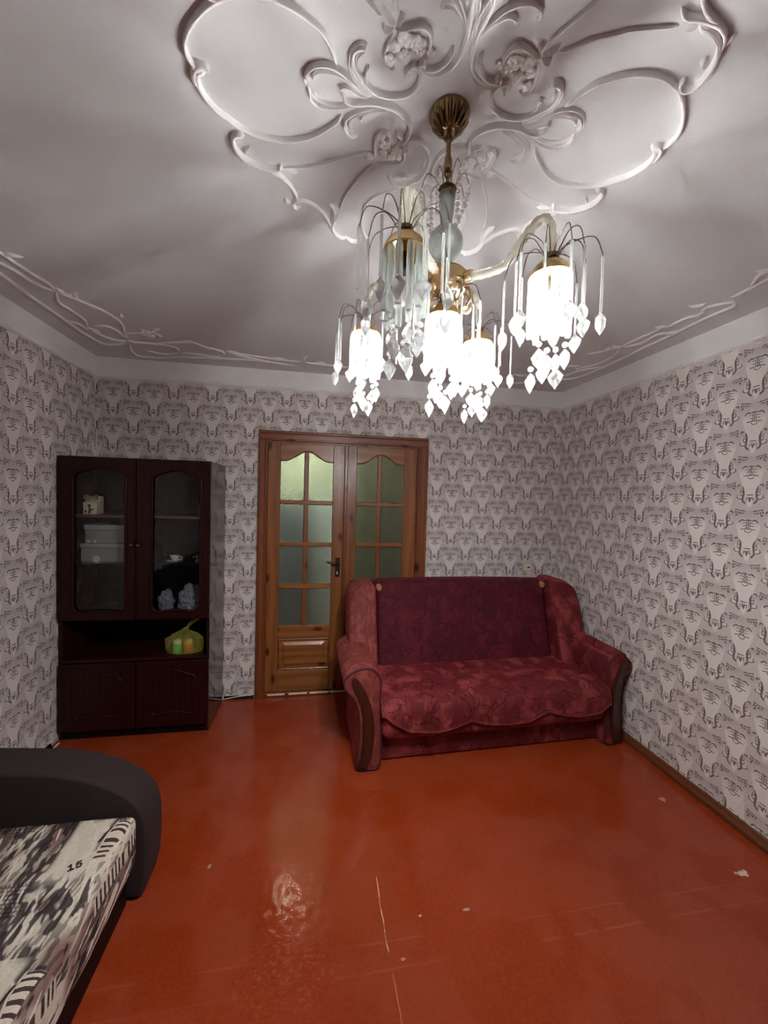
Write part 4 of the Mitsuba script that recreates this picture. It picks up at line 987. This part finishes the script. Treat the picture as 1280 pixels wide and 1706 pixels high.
def arched(x0, x1, z0, z1, r=.030, rise=.030, dip=0.0):
    """Rectangle with round corners, its top bowed up in the middle and its foot curved."""
    n = 24
    t = np.linspace(0, 1, n)
    topc = [(x0 + (x1 - x0) * a, z1 - rise + rise * (0.5 - 0.5 * math.cos(2 * math.pi * a))) for a in t]
    botc = [(x0 + (x1 - x0) * a, z0 + dip * (0.5 - 0.5 * math.cos(2 * math.pi * a))) for a in t[::-1]]
    return Polygon(topc + botc).buffer(-r).buffer(r).buffer(0)
def ring_path(poly, y, n=90):
    e = poly.exterior
    return [(*(lambda q: (q.x, y, q.y))(e.interpolate(d, normalized=True)),) for d in np.arange(n) / n]
for i, (x0, x1, g0, g1) in enumerate(((CA0, -1.0905, -1.435, -1.150), (-1.0855, CA1, -.993, -.715))):
    hole = arched(g0, g1, .800, 1.690, .040, .035, .012)
    d = put('glazed_door', extrude(sbox(x0, .752, x1, CTOP - .002).difference(hole), .018, 'xz', CY), 'mat_mahogany', cab)
    put('moulding', tube(ring_path(hole.buffer(.004), CY - .001), .0075, 6, closed=True), 'mat_mahogany', d, smooth=True)
    put('pane', extrude(hole.buffer(.006), .003, 'xz', CY + .010), 'mat_smoke_pane', d, smooth=False)
    kx = -1.108 if i == 0 else -1.068
    put('knob', moved(lathe([(0, 0), (.006, 0), (.005, .010), (.011, .016), (.012, .022), (.007, .028), (0, .029)], 16), (kx, CY, 1.220), rx=math.pi / 2), 'mat_old_brass', d, smooth=40)
    for k in (-1, 1):
        xm = x0 + .020 if k < 0 else x1 - .020
    put('inner_bead', box((x1 - .012) if i == 0 else x0 + .006, (x1 - .006) if i == 0 else x0 + .012, CY - .004, CY, .760, CTOP - .010, .0015), 'mat_mahogany', d)
for i, (x0, x1, g0, g1) in enumerate(((CA0, -1.0905, -1.440, -1.165), (-1.0855, CA1, -1.000, -.730))):
    d = put('lower_door', box(x0, x1, CY, CY + .018, .060, .480, .003), 'mat_mahogany', cab)
    a = arched(g0, g1, .135, .420, .034, .034, .022)
    put('panel_moulding', tube(ring_path(a, CY), .0070, 6, closed=True), 'mat_mahogany', d, smooth=True)
    put('raised_field', cat([extrude(a.buffer(-.026), .006, 'xz', CY - .005)]), 'mat_mahogany', d, smooth=30)
    put('edge_bead', box(x0 + .02, x1 - .02, CY - .003, CY + .001, .452, .458, .001), 'mat_mahogany', d)

# things in the cabinet
def lidded(name, x0, x1, y0, y1, z0, zlid, z1, label):
    t = thing(name, label, 'box', 'grey storage boxes')
    put('body', box(x0 + .004, x1 - .004, y0 + .004, y1 - .004, z0, zlid, .003), 'mat_grey_card', t)
    put('lid', box(x0, x1, y0, y1, zlid, z1, .003), 'mat_grey_lid', t)
    return t
ys = CY + .085
t = lidded('storage_box', -1.445, -1.155, ys, ys + .22, 1.1006, 1.190, 1.216, 'wider grey lidded box, lower of the two in the left cabinet door')
put('label', moved(lathe([(0, 0), (.022, 0), (.020, .002), (0, .002)], 20), (-1.352, ys + .004, 1.118), rx=math.pi / 2), 'mat_white_china', t, label='round white label')
t = lidded('storage_box', -1.425, -1.185, ys + .004, ys + .20, 1.217, 1.302, 1.334, 'narrower grey lidded box stacked on the wider one')
for x in (-1.400, -1.363):
    put('stud', moved(lathe([(0, 0), (.010, 0), (.008, .004), (0, .004)], 16), (x, ys + .008, 1.230), rx=math.pi / 2), 'mat_white_china', t)
t = thing('printed_box', 'small cream box with a dark figure printed on its front', 'box')
put('body', box(-1.415, -1.338, CY + .060, CY + .120, 1.401, 1.478, .003), 'mat_cream', t)
fig = cat([lathe([(0, 0), (.009, 0), (.009, .001), (0, .001)], 14, (0, 0, 0)).apply_transform(trimesh.transformations.rotation_matrix(math.pi / 2, [1, 0, 0])).apply_translation((-1.378, CY + .060, 1.456)),
           extrude(Polygon([(-1.384, 1.446), (-1.372, 1.446), (-1.369, 1.432), (-1.354, 1.436), (-1.356, 1.428), (-1.370, 1.424), (-1.372, 1.408), (-1.384, 1.408), (-1.382, 1.428)]), .001, 'xz', CY + .0592),
           extrude(Polygon([(-1.405, 1.412), (-1.392, 1.414), (-1.394, 1.424), (-1.402, 1.428)]), .001, 'xz', CY + .0592)])
put('printed_figure', fig, 'mat_print_dark', t)
t = thing('gift_bag', 'gold and cream ribboned gift packet behind the small printed box', 'gift packet')
put('packet', soft_box(-1.440, -1.350, CY + .130, CY + .180, 1.401, 1.515, .008, .02), 'mat_cream', t, smooth=True)
for x in (-1.432, -1.412):
    put('ribbon', box(x, x + .006, CY + .126, CY + .131, 1.402, 1.512, .001), 'mat_gold_trim', t)
put('bow', cat([tube(cr([(-1.398 + s * .004, CY + .126, 1.500), (-1.398 + s * .030, CY + .120, 1.520), (-1.398 + s * .040, CY + .120, 1.500), (-1.398 + s * .008, CY + .126, 1.494)], 6), .0045, 6) for s in (-1, 1)]), 'mat_gold_trim', t, smooth=True)
t = thing('blue_bottle', 'pale blue plastic bottle at the right end of the upper cabinet shelf', 'bottle')
put('body', lathe([(0, 1.401), (.024, 1.401), (.026, 1.408), (.026, 1.470), (.020, 1.490), (.010, 1.500), (.010, 1.512), (0, 1.512)], 20, (-.722, CY + .10, 0)), 'mat_blue_plastic', t, smooth=40)
put('cap', lathe([(0, 1.510), (.012, 1.510), (.012, 1.530), (0, 1.530)], 16, (-.722, CY + .10, 0)), 'mat_white_china', t, smooth=40)
t = thing('tea_cup', 'white china cup on the glass shelf of the right cabinet door', 'cup')
put('bowl', lathe([(0, 1.1085), (.016, 1.1085), (.018, 1.111), (.030, 1.140), (.0275, 1.140), (.016, 1.114), (0, 1.113)], 24, (-.895, CY + .10, 0)), 'mat_white_china', t, smooth=40)
put('handle', tube(cr([(-.867, CY + .10, 1.134), (-.852, CY + .10, 1.132), (-.852, CY + .10, 1.120), (-.874, CY + .10, 1.116)]), .003, 6), 'mat_white_china', t, smooth=True)
t = thing('saucer', 'white saucer under the china cup in the cabinet', 'saucer')
put('dish', lathe([(0, 1.1015), (.022, 1.1015), (.050, 1.108), (.049, 1.110), (.022, 1.105), (0, 1.105)], 28, (-.895, CY + .10, 0)), 'mat_white_china', t, smooth=40)
t = thing('glass_bowl', 'clear glass bowl beside the china cup on the glass shelf', 'bowl')
put('bowl', lathe([(0, 1.1015), (.022, 1.1015), (.052, 1.130), (.049, 1.130), (.020, 1.106), (0, 1.106)], 24, (-.812, CY + .13, 0)), 'mat_pane', t, smooth=40)
t = thing('figurine', 'small gold figurine at the right end of the glass shelf', 'figurine')
put('figure', lathe([(0, 1.1015), (.014, 1.1015), (.013, 1.108), (.006, 1.116), (.010, 1.128), (.004, 1.138), (.007, 1.146), (0, 1.152)], 16, (-.752, CY + .09, 0)), 'mat_gold_trim', t, smooth=40)
put('wing', tube(cr([(-.760, CY + .09, 1.130), (-.772, CY + .088, 1.138), (-.780, CY + .088, 1.128)]), .003, 6), 'mat_gold_trim', t, smooth=True)
def crumple(x, y, z, rx, ry, rz_, seed, amp=.38):
    m = trimesh.creation.icosphere(subdivisions=4, radius=1.0)
    v = np.array(m.vertices)
    f = 1 + amp * (np.abs(meshkit.fbm(v * 2.3 + seed, 3, seed) - .5) * 2 - .3) + .22 * (np.abs(meshkit.noise(v * [7, 7, 4] + seed, seed + 2) - .5) - .25)
    v = v * f[:, None] * [rx, ry, rz_]
    v[:, 2] = np.maximum(v[:, 2], -rz_ * .72)
    m.vertices = v + [x, y, z]
    return m
for nm, lab, args in (('plastic_bag', 'bluish crumpled plastic bag at the left of the right cabinet door', (-.955, CY + .13, .840, .048, .06, .085, 3)),
                      ('plastic_bag', 'larger crumpled clear plastic bag at the right of the right cabinet door', (-.800, CY + .13, .842, .082, .07, .105, 8))):
    t = thing(nm, lab, 'plastic bag', 'crumpled plastic bags')
    x, y, z, rx, ry, rz_, sd = args
    m = crumple(*args)
    m.apply_translation((0, 0, .766 - m.bounds[0][2]))
    put('film', m, 'mat_film', t, smooth=9)
    put('bundle', moved(crumple(x, y, 0, rx * .55, ry * .5, rz_ * .5, sd + 4, .3), (0, 0, 0)).apply_translation((0, 0, .769 + rz_ * .36)), 'mat_paper_white' if sd > 5 else 'mat_blue_grey', t, smooth=35)
# the tied yellow bag in the niche and the jars inside it
BX, BY = -.815, CY + .10
t = thing('green_jar', 'green plastic jar with white lid inside the tied yellow bag', 'jar')
put('jar', lathe([(0, .506), (.024, .506), (.026, .511), (.026, .560), (.022, .567), (0, .567)], 20, (BX - .055, BY - .01, 0)), 'mat_green_plastic', t, smooth=40)
put('lid', lathe([(0, .566), (.024, .566), (.024, .582), (0, .582)], 20, (BX - .055, BY - .01, 0)), 'mat_white_china', t, smooth=40)
t = thing('red_jar', 'red jam jar with gold lid inside the tied yellow bag', 'jar')
put('jar', lathe([(0, .506), (.026, .506), (.029, .512), (.029, .555), (.024, .565), (0, .565)], 20, (BX + .012, BY - .005, 0)), 'mat_red_jam', t, smooth=40)
put('lid', lathe([(0, .564), (.026, .564), (.026, .578), (0, .578)], 20, (BX + .012, BY - .005, 0)), 'mat_gold_trim', t, smooth=40)
t = thing('yellow_bag', 'tied yellow see-through bag with jars in the open cabinet niche', 'bag')
n = 48
th = np.arange(n) * 2 * np.pi / n
rings = []
for k, z in [(.2, .5055), (.96, .5065), (1.04, .525), (1.04, .56), (.94, .595), (.66, .620), (.34, .640), (.10, .656), (.085, .664)]:
    fl = 1 + (.13 * np.sin(13 * th + 3 * k) + .08 * np.sin(7 * th + 9 * z * 10)) * np.clip((z - .53) / .08, 0.1, 1)
    rings.append(np.stack([BX - .012 + .112 * k * np.cos(th) * fl, BY + .060 * k * np.sin(th) * fl, np.full(n, z)], 1))
put('film', loft(rings, cap=False), 'mat_yellow_film', t, smooth=35)
put('knot', tube([(BX + .011 * math.cos(a), BY + .009 * math.sin(a), .662) for a in np.arange(12) * 2 * np.pi / 12], .004, 6, closed=True), 'mat_yellow_film', t, smooth=True)
tw_ = [(.010, .664, 0), (.018, .685, .018), (.028, .705, .040), (.022, .722, .058)]
put('twisted_end', loft([np.stack([BX + dx + r * np.cos(th) * (1 + .4 * np.cos(3 * th)), BY + .3 * r * np.sin(th), z + .4 * r * np.cos(th)], 1) for r, z, dx in tw_]), 'mat_yellow_film', t, smooth=40)

# ================================================================== sofa bed in the left foreground
bed = thing('sofa_bed', 'sofa bed with grey-brown arm and city print mattress in the left foreground', 'sofa bed')
prof = cr([(-1.500, .012), (-1.512, .30), (-1.500, .520), (-1.440, .545), (-1.25, .545), (-1.09, .535), (-.93, .518), (-.80, .482), (-.70, .430), (-.635, .372), (-.603, .300), (-.597, .200), (-.602, .08), (-.618, .010)], 5)
prof = np.vstack([prof, [(-1.0, .006)]])
cen = np.array([-1.05, .27])
rings = []
for y, k in ((1.606, .86), (1.606, .965), (1.611, .982), (1.622, .996), (1.640, 1.0), (1.735, 1.0), (1.755, .995), (1.770, .98), (1.776, .95), (1.776, .86)):
    q = prof - cen
    L = np.linalg.norm(q, axis=1, keepdims=True)
    q = cen + q * (1 - (1 - k) * .45 / np.maximum(L, .2))
    q[:, 1] = np.maximum(q[:, 1], .004)
    rings.append(np.stack([q[:, 0], np.full(len(q), y), q[:, 1]], 1))
put('arm', loft(rings), 'mat_bed_fabric', bed, smooth=50, label='grey-brown upholstered arm')
def mattress(p, u):
    p[:, 2] += np.where(u[:, 2] > .5, .010 * (meshkit.fbm(p * 5, 2, 31) - .5), 0)
    p[:, 0] += (u[:, 0] > .5) * .012 * (meshkit.fbm(p * [3, 6, 9], 2, 33) - .5)
    return p
put('mattress', soft_box(-1.505, -.628, -.28, 1.604, .150, .350, .032, .022, mattress), 'mat_print_cloth', bed, smooth=True, label='mattress in sepia city and newspaper print')
for s_, x, y, rz_, h_ in (('15', -.745, 1.370, .45, .024),):
    m = meshkit.text_mesh(s_, h_, .0010, bold=True)
    m.apply_transform(trimesh.transformations.rotation_matrix(rz_, [0, 0, 1]))
    m.apply_translation((x, y, .3525))
    put('printed_numeral', m, 'mat_print_dark', f'{bed}__mattress')
put('base', box(-1.49, -.665, -.26, 1.60, .0, .150, .006), 'mat_mahogany_dark', bed)
put('backrest', soft_box(-1.525, -1.29, -.28, 1.604, .352, .80, .06, .04), 'mat_bed_fabric', bed, smooth=True)

# ================================================================== small things
t = thing('wall_socket', 'yellowed square wall socket on the back wall just above the sofa', 'wall socket')
put('plate', box(1.752, 1.828, D - .010, D, .966, 1.036, .004), 'mat_white_plastic', t)
put('insert', box(1.768, 1.812, D - .013, D - .009, .982, 1.022, .003), 'mat_cream', t)
put('opening', box(1.783, 1.808, D - .0142, D - .0125, .992, 1.005, .001), 'mat_black_plastic', t)
t = put('cable', tube(cr([(-1.506, 2.700, .006), (-1.508, 2.60, .006), (-1.502, 2.40, .006), (-1.508, 2.1, .006), (-1.505, 1.79, .006)]), .0045, 6), 'mat_paper_white', smooth=True, label='white cable lying along the left skirting beside the cabinet', category='cable')
t = put('cable', tube(cr([(-.650, D - .018, .006), (-.60, D - .018, .014), (-.52, D - .02, .026), (-.44, D - .018, .030), (-.425, D - .03, .045)]), .0035, 6), 'mat_paper_white', smooth=True, label='thin white cable between the cabinet and the door casing', category='cable')
